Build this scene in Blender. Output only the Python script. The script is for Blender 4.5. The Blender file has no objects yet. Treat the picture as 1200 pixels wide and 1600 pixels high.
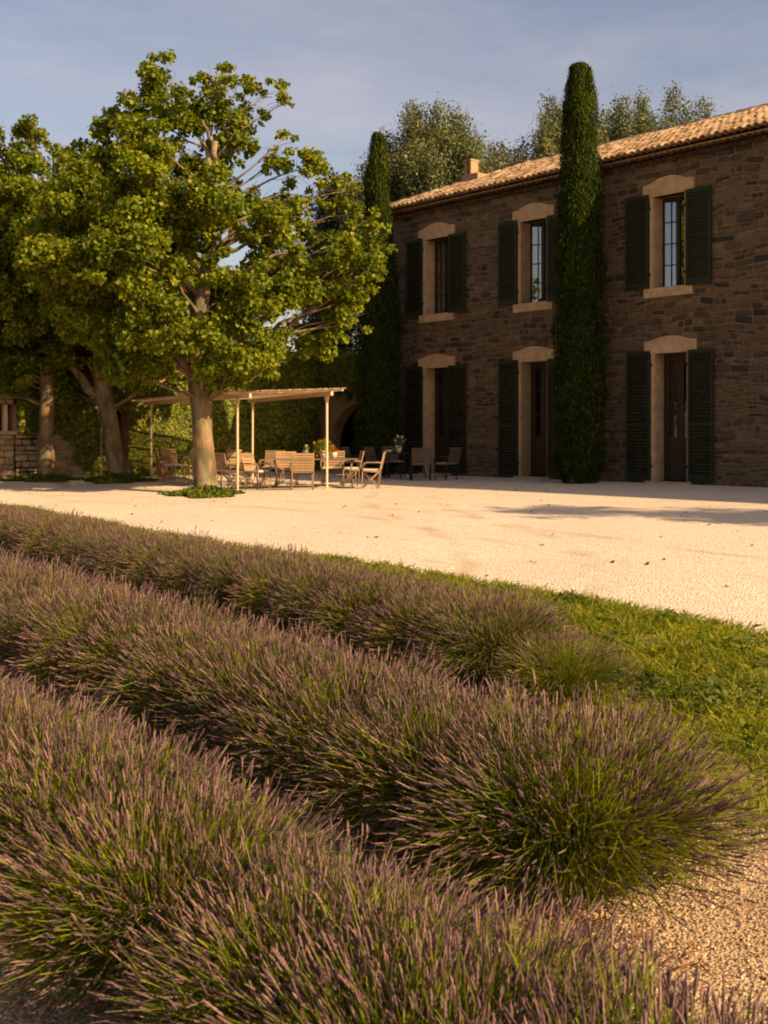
import bpy, math, random
import numpy as np
from mathutils import Vector, Matrix
R_ = math.radians
rng = np.random.default_rng(7)
random.seed(7)
SC = bpy.context.scene
COL = SC.collection

# ------------------------------------------------------------------ camera
CAM_Z = 1.2
cam_d = bpy.data.cameras.new('camera')
cam = bpy.data.objects.new('camera', cam_d)
COL.objects.link(cam)
cam_d.sensor_fit = 'VERTICAL'
cam_d.sensor_height = 36.0
cam_d.lens = 1750 / 1600 * 36.0
cam_d.shift_y = -120 / 1600
cam_d.clip_start = 0.05
cam_d.clip_end = 3000
cam.location = (0, 0, CAM_Z)
FWD = Vector((-0.7485881801731631, 0.6630352452962301, 0))
cam.rotation_euler = FWD.to_track_quat('-Z', 'Y').to_euler()
cam_d.dof.use_dof = True
cam_d.dof.focus_distance = 14.0
cam_d.dof.aperture_fstop = 9.0
SC.camera = cam

# ------------------------------------------------------------------ light
SUN_AZ, SUN_EL = 16.0, 30.0          # azimuth measured from +X towards +Y
world = bpy.data.worlds.new('World')
SC.world = world
world.use_nodes = True
wn = world.node_tree
wn.nodes.clear()
wo = wn.nodes.new('ShaderNodeOutputWorld')
bg = wn.nodes.new('ShaderNodeBackground')
sky = wn.nodes.new('ShaderNodeTexSky')
sky.sky_type = 'NISHITA'
sky.sun_disc = False
sky.sun_elevation = R_(SUN_EL)
sky.sun_rotation = R_(90 - SUN_AZ)
sky.altitude = 100
sky.air_density = 1.0
sky.dust_density = 2.5
sky.ozone_density = 1.0
bg.inputs['Strength'].default_value = 0.096
tint = wn.nodes.new('ShaderNodeMix')
tint.data_type = 'RGBA'
tint.blend_type = 'MULTIPLY'
tint.inputs[0].default_value = 1.0
cl_c = wn.nodes.new('ShaderNodeTexCoord')
cl_m = wn.nodes.new('ShaderNodeMapping')
cl_m.inputs['Scale'].default_value = (1.0, 1.0, 4.0)
cl_n = wn.nodes.new('ShaderNodeTexNoise')
cl_n.inputs['Scale'].default_value = 2.4
cl_n.inputs['Detail'].default_value = 7
cl_n.inputs['Roughness'].default_value = .6
cl_r = wn.nodes.new('ShaderNodeMapRange')
cl_r.inputs[1].default_value = .42
cl_r.inputs[2].default_value = .75
cl_r.inputs[4].default_value = .30
thin = wn.nodes.new('ShaderNodeMix')       # thin high haze
thin.data_type = 'RGBA'
thin.inputs[7].default_value = (5.4, 5.3, 5.6, 1)
wn.links.new(cl_c.outputs['Generated'], cl_m.inputs[0])
wn.links.new(cl_m.outputs[0], cl_n.inputs['Vector'])
wn.links.new(cl_n.outputs['Fac'], cl_r.inputs[0])
wn.links.new(cl_r.outputs[0], thin.inputs[0])
wn.links.new(sky.outputs[0], thin.inputs[6])
wn.links.new(thin.outputs[2], tint.inputs[6])
tint.inputs[7].default_value = (1.0, 0.80, 0.705, 1)
wn.links.new(tint.outputs[2], bg.inputs['Color'])
wn.links.new(bg.outputs[0], wo.inputs[0])
sun_d = bpy.data.lights.new('sun', 'SUN')
sun = bpy.data.objects.new('sun', sun_d)
COL.objects.link(sun)
sun_d.energy = 5.0
sun_d.angle = R_(0.55)
sun_d.color = (1.0, 0.71, 0.405)
SD = Vector((math.cos(R_(SUN_EL)) * math.cos(R_(SUN_AZ)), math.cos(R_(SUN_EL)) * math.sin(R_(SUN_AZ)), math.sin(R_(SUN_EL))))
sun.rotation_euler = SD.to_track_quat('Z', 'Y').to_euler()
sun.location = (20, 10, 30)
SC.view_settings.view_transform = 'Standard'
SC.view_settings.look = 'None'
SC.view_settings.gamma = 1.0
SC.view_settings.exposure = 1.03
SC.view_settings.use_curve_mapping = False
SC.render.filter_size = 1.6 if hasattr(SC.render, 'filter_size') else 1.5
SC.render.engine = 'CYCLES'
SC.cycles.filter_width = 1.9
SC.cycles.max_bounces = 8
SC.cycles.transparent_max_bounces = 8
SC.cycles.sample_clamp_indirect = 8

# ------------------------------------------------------------------ materials
class NT:
    def __init__(s, name):
        s.m = bpy.data.materials.new(name)
        s.m.use_nodes = True
        s.t = s.m.node_tree
        s.t.nodes.clear()
        s.out = s.t.nodes.new('ShaderNodeOutputMaterial')

    def n(s, typ, ins=None, **kw):
        nd = s.t.nodes.new('ShaderNode' + typ)
        for k, v in kw.items():
            setattr(nd, k, v)
        for k, v in (ins or {}).items():
            if isinstance(v, bpy.types.NodeSocket):
                s.t.links.new(v, nd.inputs[k])
            else:
                nd.inputs[k].default_value = v
        return nd

    def coord(s, scale=(1, 1, 1), kind='Object'):
        if kind == 'World':
            c = s.n('NewGeometry').outputs['Position']
        else:
            c = s.n('TexCoord').outputs[kind]
        return s.n('Mapping', {'Vector': c, 'Scale': scale}).outputs[0]

    def noise(s, vec, scale, detail=4, rough=.55):
        return s.n('TexNoise', {'Vector': vec, 'Scale': scale, 'Detail': detail, 'Roughness': rough}).outputs['Fac']

    def ramp(s, fac, stops):
        r = s.n('ValToRGB', {'Fac': fac})
        e = r.color_ramp.elements
        while len(e) < len(stops):
            e.new(.5)
        for i, (p, c) in enumerate(stops):
            e[i].position = p
            e[i].color = (c[0], c[1], c[2], 1)
        return r.outputs['Color']

    def mix(s, fac, a, b, blend='MIX'):
        nd = s.t.nodes.new('ShaderNodeMix')
        nd.data_type = 'RGBA'
        nd.blend_type = blend
        for i, v in ((0, fac), (6, a), (7, b)):
            if isinstance(v, bpy.types.NodeSocket):
                s.t.links.new(v, nd.inputs[i])
            else:
                nd.inputs[i].default_value = v if i == 0 else (v[0], v[1], v[2], 1)
        return nd.outputs[2]

    def math(s, op, a, b=0.0):
        nd = s.n('Math', {0: a, 1: b}, operation=op)
        return nd.outputs[0]

    def rand(s):
        """a random number for each object or each loose piece of a joined mesh"""
        a = s.n('ObjectInfo').outputs['Random']
        b = s.n('NewGeometry').outputs['Random Per Island']
        return s.math('FRACT', s.math('ADD', a, b))

    def bump(s, h, strength=.5, dist=.01):
        return s.n('Bump', {'Height': h, 'Strength': strength, 'Distance': dist}).outputs[0]

    def bsdf(s, color, rough=.8, normal=None, spec=.3, metal=0.0, **kw):
        ins = {'Base Color': color if isinstance(color, bpy.types.NodeSocket) else (*color[:3], 1), 'Roughness': rough,
               'Specular IOR Level': spec, 'Metallic': metal}
        ins.update(kw)
        if normal is not None:
            ins['Normal'] = normal
        p = s.n('BsdfPrincipled', ins)
        s.t.links.new(p.outputs[0], s.out.inputs[0])
        return p


def m_simple(name, col, rough=.7, var=.25, scale=20, bump=.3, spec=.3, metal=0, dist=.004, stretch=(1, 1, 1)):
    t = NT(name)
    v = t.coord(stretch)
    f = t.noise(v, scale, 5)
    lo = [c * (1 - var) for c in col]
    hi = [min(1, c * (1 + var)) for c in col]
    c = t.ramp(f, [(.3, lo), (.7, hi)])
    r = t.rand()
    c = t.mix(.35, c, t.ramp(r, [(0, [x * .6 for x in col]), (1, [min(1, x * 1.35) for x in col])]))
    t.bsdf(c, rough, t.bump(f, bump, dist), spec, metal)
    return t.m


def m_leaf(name, stops, trans=.45, rough=.5, tr_tint=(1.25, 1.15, .5), spec=.22):
    t = NT(name)
    r = t.rand()
    g = t.noise(t.coord(), .9, 2)
    c = t.ramp(r, stops)
    c = t.mix(t.ramp(g, [(.35, (0, 0, 0)), (.65, (1, 1, 1))]), t.mix(1, c, (.78, .8, .8), 'MULTIPLY'), t.mix(1, c, (1.2, 1.12, .9), 'MULTIPLY'))
    p = t.n('BsdfPrincipled', {'Base Color': c, 'Roughness': rough, 'Specular IOR Level': spec})
    tc = t.mix(1, c, tr_tint, 'MULTIPLY')
    tr = t.n('BsdfTranslucent', {'Color': tc})
    mx = t.n('MixShader', {0: trans, 1: p.outputs[0], 2: tr.outputs[0]})
    t.t.links.new(mx.outputs[0], t.out.inputs[0])
    return t.m


M = {}
M['plane_leaf'] = m_leaf('plane leaves', [(0, (.060, .100, .007)), (.4, (.12, .175, .009)), (.8, (.205, .245, .012)), (1, (.30, .29, .02))], .48)
M['far_leaf'] = m_leaf('olive green leaves', [(0, (.06, .085, .035)), (.5, (.11, .135, .055)), (1, (.19, .20, .09))], .3)
M['dark_leaf'] = m_leaf('dark leaves', [(0, (.03, .04, .02)), (1, (.08, .08, .05))], .25)
M['ivy_leaf'] = m_leaf('ivy leaves', [(0, (.04, .07, .008)), (.5, (.12, .16, .012)), (.88, (.23, .24, .02)), (1, (.34, .21, .05))], .25)
M['cypress'] = m_leaf('cypress scale leaves', [(0, (.006, .013, .002)), (.55, (.018, .032, .003)), (.85, (.044, .062, .005)), (1, (.085, .105, .008))], .08, .8, spec=.05)
M['cypress_core'] = m_simple('cypress inner twigs', (.006, .010, .004), .95, .4, 6)
M['grass'] = m_leaf('grass blades', [(0, (.10, .15, .008)), (.5, (.20, .25, .012)), (.85, (.30, .31, .02)), (1, (.42, .34, .11))], .5)
M['cover'] = m_leaf('ground cover leaves', [(0, (.04, .07, .01)), (.7, (.10, .14, .014)), (1, (.18, .18, .03))], .3)
M['lav_stem'] = m_leaf('lavender stems', [(0, (.07, .10, .007)), (.6, (.155, .19, .011)), (1, (.27, .28, .022))], .42)
M['lav_leaf'] = m_leaf('lavender leaves', [(0, (.045, .065, .010)), (1, (.12, .14, .018))], .2)
M['lav_flower'] = m_leaf('lavender flowers', [(0, (.060, .036, .044)), (.4, (.125, .074, .080)), (.8, (.20, .125, .125)), (1, (.28, .185, .15))], .18, .8, (1.1, .9, .9), .15)
M['lav_dry'] = m_leaf('dry lavender stems', [(0, (.14, .06, .02)), (1, (.26, .13, .05))], .2)
M['pink_flower'] = m_leaf('oleander blossom', [(0, (.45, .22, .16)), (1, (.62, .36, .28))], .3)
M['white_flower'] = m_leaf('white blossom', [(0, (.6, .62, .5)), (1, (.8, .8, .72))], .3, tr_tint=(1, 1, 1))
M['red_flower'] = m_leaf('red blossom', [(0, (.5, .06, .02)), (1, (.65, .14, .05))], .2, tr_tint=(1, 1, 1))

# bark of the plane trees
t = NT('plane tree bark')
v = t.coord((1, 1, .35))
a = t.noise(v, 5, 6)
b = t.noise(v, 26, 4)
pch = t.n('TexVoronoi', {'Vector': t.coord((1, 1, .5)), 'Scale': 5.0}).outputs['Color']
c = t.ramp(a, [(.3, (.070, .050, .026)), (.46, (.14, .10, .052)), (.6, (.25, .185, .10)), (.74, (.13, .092, .048))])
c = t.mix(.25, c, t.mix(1, c, pch, 'MULTIPLY'))
t.bsdf(c, .85, t.bump(t.math('ADD', a, t.math('MULTIPLY', b, .4)), .7, .03))
M['bark'] = t.m
M['twig'] = m_simple('dark twigs', (.07, .05, .03), .9, .3, 12)

# stones
def m_stone(name, stops, bumpd=.012, scl=9):
    t = NT(name)
    v = t.coord((1, 1, 1), 'World')
    r = t.rand()
    a = t.noise(v, scl, 6, .6)
    b = t.noise(v, 60, 3)
    c = t.ramp(r, stops)
    c = t.mix(t.ramp(a, [(.3, (0, 0, 0)), (.75, (1, 1, 1))]), t.mix(1, c, (.72, .7, .7), 'MULTIPLY'), t.mix(1, c, (1.22, 1.18, 1.1), 'MULTIPLY'))
    t.bsdf(c, .92, t.bump(t.math('ADD', a, t.math('MULTIPLY', b, .35)), .9, bumpd), .2)
    return t.m


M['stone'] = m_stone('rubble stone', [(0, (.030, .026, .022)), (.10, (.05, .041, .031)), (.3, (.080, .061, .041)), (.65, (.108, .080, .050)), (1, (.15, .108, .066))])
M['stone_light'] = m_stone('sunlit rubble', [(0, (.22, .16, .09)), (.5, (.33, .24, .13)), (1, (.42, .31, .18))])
M['mortar'] = m_stone('lime mortar', [(0, (.145, .105, .062)), (1, (.165, .12, .070))], .01, 3)
M['dressed'] = m_stone('dressed limestone', [(0, (.40, .28, .16)), (1, (.45, .32, .19))], .006, 5)
M['stucco'] = m_stone('old stucco', [(0, (.30, .21, .13)), (1, (.34, .25, .16))], .01, 2)
M['chimney'] = m_stone('chimney render', [(0, (.30, .19, .11)), (1, (.36, .24, .14))], .01, 4)

# clay tiles
t = NT('clay roof tiles')
v = t.coord((1, 1, 1), 'World')
r = t.rand()
a = t.noise(v, 14, 5)
c = t.ramp(r, [(0, (.24, .14, .07)), (.3, (.42, .27, .14)), (.65, (.55, .38, .21)), (1, (.66, .50, .31))])
c = t.mix(t.ramp(a, [(.35, (0, 0, 0)), (.7, (1, 1, 1))]), t.mix(1, c, (.7, .66, .62), 'MULTIPLY'), c)
t.bsdf(c, .88, t.bump(a, .6, .01), .2)
M['tile'] = t.m
M['eave_clay'] = m_stone('shade-toned eave clay', [(0, (.07, .045, .03)), (1, (.13, .085, .05))])  # clay colour lowered to carry the shade under the eaves

M['shutter'] = m_simple('dark green shutter paint', (.013, .019, .008), .6, .2, 30, .3, .3)
M['green_frame'] = m_simple('dark green window paint', (.022, .022, .010), .6, .2, 30, .2)
M['door_wood'] = m_simple('brown door wood', (.035, .021, .011), .6, .3, 14, .4, .3, 0, .004, (1, 1, .15))
M['iron'] = m_simple('dark iron', (.02, .02, .02), .5, .2, 30, .2)
M['table_iron'] = m_simple('grey brown table metal', (.16, .12, .08), .5, .2, 30, .2)
M['cream_metal'] = m_simple('cream painted post', (.60, .45, .28), .5, .15, 20, .2)
M['teak'] = m_simple('weathered teak slats', (.30, .19, .10), .7, .3, 25, .3, .3, 0, .003, (.3, 1, 1))
M['chair_metal'] = m_simple('beige chair frame', (.27, .175, .10), .5, .2, 30, .2)
M['cushion'] = m_simple('cream seat pad', (.62, .50, .36), .9, .1, 60, .4)
M['reed'] = m_simple('pale reed matting', (.42, .30, .18), .8, .25, 40, .5, .2, 0, .006, (1, .1, 1))
M['beam'] = m_simple('pale timber beam', (.52, .38, .23), .75, .2, 12, .4)
M['terracotta'] = m_simple('terracotta', (.42, .17, .08), .8, .25, 12, .3)
M['glazed'] = m_simple('cream glazed pot', (.62, .52, .36), .4, .1, 10, .1)
M['curtain'] = m_simple('linen curtain', (.55, .50, .42), .9, .06, 8, .4, .1, 0, .01, (8, 8, .2))
M['dark_room'] = m_simple('unlit room', (.02, .015, .01), .95, .1, 3)
M['soil'] = m_simple('brown soil', (.14, .09, .05), .95, .3, 9, .6, .1, 0, .02)
M['pebble'] = m_stone('limestone pebbles', [(0, (.20, .13, .07)), (.4, (.36, .26, .155)), (.8, (.48, .36, .23)), (1, (.60, .48, .34))], .003, 30)

t = NT('window glass')
g1 = t.n('BsdfGlossy', {'Color': (.9, .92, .95, 1), 'Roughness': .02})
wv = t.noise(t.coord((1, 1, 1), 'World'), 2.2, 2)
t.t.links.new(t.bump(wv, .12, .02), g1.inputs['Normal'])
g2 = t.n('BsdfTransparent', {'Color': (.75, .78, .76, 1)})
fr = t.n('Fresnel', {'IOR': 3.6})
mx = t.n('MixShader', {0: fr.outputs[0], 1: g2.outputs[0], 2: g1.outputs[0]})
t.t.links.new(mx.outputs[0], t.out.inputs[0])
M['glass'] = t.m
M['door_glass'] = t.m.copy()
M['door_glass'].node_tree.nodes['Fresnel'].inputs['IOR'].default_value = 1.6

# courtyard gravel
t = NT('limestone gravel')
w = t.coord((1, 1, 1), 'World')
vo = t.n('TexVoronoi', {'Vector': w, 'Scale': 42.0})
big = t.noise(w, .45, 5)
rake = t.noise(t.coord((.6, 3.2, 1), 'World'), 1.6, 6, .65)
mid = t.noise(w, 9, 5)
c = t.ramp(vo.outputs['Color'], [(.05, (.42, .33, .235)), (.4, (.57, .48, .365)), (.9, (.71, .62, .495))])
c = t.mix(t.ramp(big, [(.35, (.25, .25, .25)), (.7, (0, 0, 0))]), c, (.50, .37, .24))
c = t.mix(t.ramp(rake, [(.60, (0, 0, 0)), (.72, (.5, .5, .5))]), c, (.33, .22, .13))
for cx_, cy_, rad_ in ((-17.0, 2.0, 12.2), (-17.0, 2.0, 10.8), (-5.0, 30.0, 19.5), (-5.0, 30.0, 18.1), (-24.0, 26.0, 14.8), (-24.0, 26.0, 13.4)):
    # wheel tracks curving across the yard
    dd_ = t.n('VectorMath', {0: w, 1: (cx_, cy_, -.2)}, operation='DISTANCE').outputs['Value']
    dd_ = t.math('ADD', dd_, t.math('MULTIPLY', t.noise(w, .7, 3), .5))
    tr_ = t.math('ABSOLUTE', t.math('SUBTRACT', dd_, rad_ + .25))
    tf_ = t.math('MULTIPLY', t.ramp(tr_, [(.06, (1, 1, 1)), (.17, (0, 0, 0))]), t.ramp(t.noise(w, .8, 3), [(.42, (0, 0, 0)), (.62, (.45, .45, .45))]))
    c = t.mix(tf_, c, (.36, .25, .15))
h = t.math('ADD', t.math('MULTIPLY', vo.outputs['Distance'], -1.0), t.math('MULTIPLY', mid, 1.1))
h = t.math('ADD', h, t.math('MULTIPLY', rake, 2.0))
t.bsdf(c, .95, t.bump(h, .8, .016), .15)
M['gravel'] = t.m

# pebbly soil of the lavender field and beyond
t = NT('pebbly soil')
w = t.coord((1, 1, 1), 'World')
vo = t.n('TexVoronoi', {'Vector': w, 'Scale': 75.0})
big = t.noise(w, 1.1, 5)
c = t.ramp(vo.outputs['Color'], [(.05, (.20, .125, .06)), (.4, (.36, .25, .14)), (.9, (.52, .39, .24))])
c = t.mix(t.ramp(big, [(.45, (0, 0, 0)), (.7, (.85, .85, .85))]), c, (.17, .105, .055))
h = t.math('ADD', t.math('MULTIPLY', vo.outputs['Distance'], -1.0), t.math('MULTIPLY', t.noise(w, 7, 5), 1.5))
t.bsdf(c, .95, t.bump(h, .7, .014), .15)
M['field'] = t.m

t = NT('turf soil')
w = t.coord((1, 1, 1), 'World')
c = t.ramp(t.noise(w, 5, 6), [(.3, (.10, .11, .016)), (.55, (.16, .15, .026)), (.7, (.28, .20, .09))])
t.bsdf(c, .95, t.bump(t.noise(w, 30, 4), .8, .02), .1)
M['turf'] = t.m

# ------------------------------------------------------------------ object helpers
def mesh(name, V, F, mats, midx=None, smooth=False):
    V = np.asarray(V, dtype=np.float32).reshape(-1, 3)
    me = bpy.data.meshes.new(name)
    if isinstance(F, np.ndarray):
        nf, k = F.shape
        me.vertices.add(len(V))
        me.vertices.foreach_set('co', V.ravel())
        me.loops.add(nf * k)
        me.loops.foreach_set('vertex_index', F.astype(np.int32).ravel())
        me.polygons.add(nf)
        me.polygons.foreach_set('loop_start', np.arange(0, nf * k, k, dtype=np.int32))
        me.polygons.foreach_set('loop_total', np.full(nf, k, dtype=np.int32))
        me.update(calc_edges=True)
    else:
        me.from_pydata(V.tolist(), [], F)
    for m in (mats if isinstance(mats, (list, tuple)) else [mats]):
        me.materials.append(m)
    if midx is not None:
        me.polygons.foreach_set('material_index', np.asarray(midx, dtype=np.int32))
    if smooth:
        me.polygons.foreach_set('use_smooth', np.ones(len(me.polygons), dtype=bool))
    return me


def obj(name, me, parent=None, loc=None, rz=0, kind=None, label=None):
    o = bpy.data.objects.new(name, me)
    COL.objects.link(o)
    if parent is not None:
        o.parent = parent
    if loc is not None:
        o.location = loc
    if rz:
        o.rotation_euler = (0, 0, rz)
    if kind:
        o['kind'] = kind
    if label:
        o['label'] = label
    return o


def tag(o, label, cat, group=None):
    o['label'] = label
    o['category'] = cat
    if group:
        o['group'] = group
    return o


def thing(name, loc, label, cat, group=None, rz=0):
    return tag(obj(name, None, None, loc, rz), label, cat, group)


def dup(root, loc, rz, label, group=None, scale=None):
    r = root.copy()
    COL.objects.link(r)
    r.location = loc
    r.rotation_euler = (0, 0, rz)
    r['label'] = label
    if group:
        r['group'] = group
    if scale is not None:
        r.scale = scale
    for ch in list(root.children):
        c = ch.copy()
        COL.objects.link(c)
        c.parent = r
        for g in list(ch.children):
            d = g.copy()
            COL.objects.link(d)
            d.parent = c
    return r


class MB:
    """collects pieces into one mesh"""
    def __init__(s):
        s.v = []
        s.f = []

    def add(s, V, F):
        b = len(s.v)
        s.v += [tuple(p) for p in V]
        s.f += [tuple(i + b for i in f) for f in F]
        return s

    def box(s, x0, x1, y0, y1, z0, z1, rot=None, bev=0):
        V = [(x0, y0, z0), (x1, y0, z0), (x1, y1, z0), (x0, y1, z0), (x0, y0, z1), (x1, y0, z1), (x1, y1, z1), (x0, y1, z1)]
        if rot is not None:
            c = Vector(((x0 + x1) / 2, (y0 + y1) / 2, (z0 + z1) / 2))
            V = [c + rot @ (Vector(p) - c) for p in V]
        return s.add(V, [(3, 2, 1, 0), (4, 5, 6, 7), (0, 1, 5, 4), (1, 2, 6, 5), (2, 3, 7, 6), (3, 0, 4, 7)])

    def tube(s, pts, radii, n=6, cap=True):
        pts = [Vector(p) for p in pts]
        if not hasattr(radii, '__len__'):
            radii = [radii] * len(pts)
        V = []
        F = []
        up = None
        for i, p in enumerate(pts):
            d = (pts[min(i + 1, len(pts) - 1)] - pts[max(i - 1, 0)]).normalized()
            if up is None:
                a = Vector((0, 0, 1)) if abs(d.z) < .9 else Vector((1, 0, 0))
                up = d.cross(a).normalized()
            up = (up - d * up.dot(d)).normalized()
            w = d.cross(up)
            for k in range(n):
                an = 2 * math.pi * k / n
                V.append(p + (up * math.cos(an) + w * math.sin(an)) * radii[i])
        for i in range(len(pts) - 1):
            for k in range(n):
                F.append((i * n + k, i * n + (k + 1) % n, (i + 1) * n + (k + 1) % n, (i + 1) * n + k))
        if cap:
            F.append(tuple(range(n - 1, -1, -1)))
            F.append(tuple((len(pts) - 1) * n + k for k in range(n)))
        return s.add(V, F)

    def lathe(s, prof, n=14, c=(0, 0, 0)):
        V = []
        F = []
        for r, z in prof:
            for k in range(n):
                a = 2 * math.pi * k / n
                V.append((c[0] + r * math.cos(a), c[1] + r * math.sin(a), c[2] + z))
        for i in range(len(prof) - 1):
            for k in range(n):
                F.append((i * n + k, i * n + (k + 1) % n, (i + 1) * n + (k + 1) % n, (i + 1) * n + k))
        F.append(tuple(range(n - 1, -1, -1)))
        F.append(tuple((len(prof) - 1) * n + k for k in range(n)))
        return s.add(V, F)

    def build(s, name, mat, parent=None, smooth=False, **kw):
        return obj(name, mesh(name, s.v, s.f, mat, None, smooth), parent, **kw)


def unit(a):
    return a / np.maximum(np.linalg.norm(a, axis=-1, keepdims=True), 1e-9)


LEAF6 = np.array([(0, 0, 0), (.5, .32, .10), (.42, .75, .02), (0, 1.0, -.12), (-.42, .75, .02), (-.5, .32, .10)])
LEAF4 = np.array([(0, 0, 0), (.5, .5, .08), (0, 1.0, -.06), (-.5, .5, .08)])


def leaf_cards(P, N, size, shape=LEAF4, width=1.0, along=None):
    """a leaf at each point P, facing N, pointing along a tangent; returns V, F"""
    n = len(P)
    N = unit(N)
    T = rng.normal(size=(n, 3)) if along is None else along + rng.normal(size=(n, 3)) * .35
    T = unit(T - N * np.sum(T * N, axis=1, keepdims=True))
    B = np.cross(N, T)
    k = len(shape)
    size = np.broadcast_to(np.asarray(size, dtype=float), (n,))
    V = np.zeros((n, k, 3))
    for j, (a, b, c) in enumerate(shape):
        V[:, j] = P + (B * a * width + T * (b - .3) + N * c) * size[:, None]
    F = (np.arange(n)[:, None] * k + np.arange(k)[None, :])
    if k == 6:   # two quads sharing the midrib
        F = np.concatenate([F[:, [0, 1, 2, 3]], F[:, [0, 3, 4, 5]]])
    return V.reshape(-1, 3), F


# ------------------------------------------------------------------ ground
def edge_y(x):
    return 7.85 - .085 * (x + 4.4) + .12 * np.sin(x * .55) + .05 * np.sin(x * 1.7)


def gz(x, y):
    x = np.asarray(x, dtype=float)
    y = np.asarray(y, dtype=float)
    d = np.clip((edge_y(x) - y) / 3.0, 0, 1)
    s = d * d * (3 - 2 * d)
    base = -.02 * (23.6 - np.clip(y, 8, 23.6)) * np.clip((x + 30.5) / 7, .25, 1)
    und = .018 * np.sin(x * 1.3 + 1) * np.sin(y * 1.1) * np.clip((19 - y) / 4, 0, 1)
    return base - .29 * s + und


def sheet(name, xs, y0f, y1f, ny, lift, mat, kind='structure', jit=0.0, soft=0.0):
    V = []
    for i, x in enumerate(xs):
        a, b = y0f(x), y1f(x)
        for j in range(ny):
            tt = j / (ny - 1)
            y = a + (b - a) * tt
            z = float(gz(x, y)) + lift
            if jit and 0 < j < ny - 1:
                z += random.uniform(-jit, jit)
            V.append((x, y, z))
    F = []
    for i in range(len(xs) - 1):
        for j in range(ny - 1):
            F.append((i * ny + j, (i + 1) * ny + j, (i + 1) * ny + j + 1, i * ny + j + 1))
    return obj(name, mesh(name, V, F, mat, None, True), kind=kind)


def nonuni(lo, hi, fine0, fine1, step):
    a = list(np.arange(fine0, fine1, step))
    lo_side = [fine0 - (fine0 - lo) * (k / 12) ** 2.2 for k in range(12, 0, -1)]
    hi_side = [fine1 + (hi - fine1) * (k / 12) ** 2.2 for k in range(0, 13)]
    return lo_side + a + hi_side


gx = nonuni(-900, 900, -40, 20, .5)
gyl = nonuni(-900, 900, -2, 26, .4)
V = [(x, y, float(gz(x, y)) - .006) for x in gx for y in gyl]
ny = len(gyl)
F = [(i * ny + j, (i + 1) * ny + j, (i + 1) * ny + j + 1, i * ny + j + 1) for i in range(len(gx) - 1) for j in range(ny - 1)]
obj('ground', mesh('ground', V, F, M['field'], None, True), kind='structure')
sheet('gravel_courtyard', list(np.arange(-34, 24, .4)), lambda x: float(edge_y(x)), lambda x: 24.0, 60, .004, M['gravel'])


def turf_low(x):
    # the grass reaches further into the field beyond the end of the back row
    k = 1 / (1 + math.exp(-(x + 4.6) * 2.2))
    return float(edge_y(x)) - 1.25 - 1.75 * k + .10 * math.sin(x * 7.3) + .07 * math.sin(x * 17.1)


sheet('grass_verge', list(np.arange(-34, 14, .3)), turf_low, lambda x: float(edge_y(x)) + .1, 14, .004, M['turf'], jit=.004)

# ------------------------------------------------------------------ stone house
YF = 23.6
house = thing('stone_house', (-16, YF, 0), 'two storey rubble stone farmhouse in shade with green shutters and clay tile roof', 'house')
HX, HY = -16.0, YF


def H(name, mb, mat, parent=house, smooth=False, **kw):
    """build in world coordinates, stored relative to the house"""
    V = [(v[0] - HX, v[1] - HY, v[2]) for v in mb.v] if parent is not None else mb.v
    return obj(name, mesh(name, V, mb.f, mat, None, smooth), parent, **kw)


UP = [(-24.80, -23.66), (-20.95, -19.86), (-16.57, -15.50)]
DN = [(-24.80, -23.66), (-20.93, -19.84), (-16.53, -15.44)]
UZ = (4.86, 7.14)
DZ = (.06, 3.23)
openings = [(a, b, *UZ) for a, b in UP] + [(a, b, *DZ) for a, b in DN]
WL, WR, WT = -26.7, 12.0, 8.05
# backing wall: a grid of boxes between the openings, butted end to end
mb = MB()
xs = sorted({WL, WR} | {v for o in openings for v in o[:2]})
for x0, x1 in zip(xs[:-1], xs[1:]):
    xm = (x0 + x1) / 2
    holes = sorted([(o[2], o[3]) for o in openings if o[0] <= xm <= o[1]])
    z = -.3
    for h0, h1 in holes:
        mb.box(x0, x1, YF, YF + .55, z, h0)
        z = h1
    mb.box(x0, x1, YF, YF + .55, z, WT)
wall = H('wall', mb, M['mortar'])
mb = MB()
mb.box(WL, WL + .5, YF + .552, 33, -.3, WT)
mb.box(WR - .5, WR, YF + .552, 33, -.3, WT)
mb.box(WL, WR, 33.002, 33.5, -.3, WT)
H('side_wall', mb, M['stone'])
mb = MB()
mb.box(WL + .55, WR - .55, YF + 1.6, YF + 1.7, -.2, WT)      # inner partition that the rooms look onto
mb.box(WL + .55, WR - .55, YF + .56, YF + 1.59, 4.0, 4.1)
mb.box(WL + .55, WR - .55, YF + .56, YF + 1.59, -.2, .0)
mb.box(WL + .55, WR - .55, YF + .56, YF + 1.59, 7.9, 8.0)
H('room_partition', mb, M['dark_room'])

# rubble facing: every stone has its own edges and depth
keep = []
for a, b in UP:
    keep += [(a - .02, b + .02, UZ[0], UZ[1]), (a - .22, b + .22, UZ[1] - .01, UZ[1] + .47), (a - .18, b + .18, UZ[0] - .25, UZ[0])]
for a, b in DN:
    keep += [(a - .02, b + .02, -.3, DZ[1]), (a - .22, b + .22, DZ[1] - .01, DZ[1] + .42)]


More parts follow.
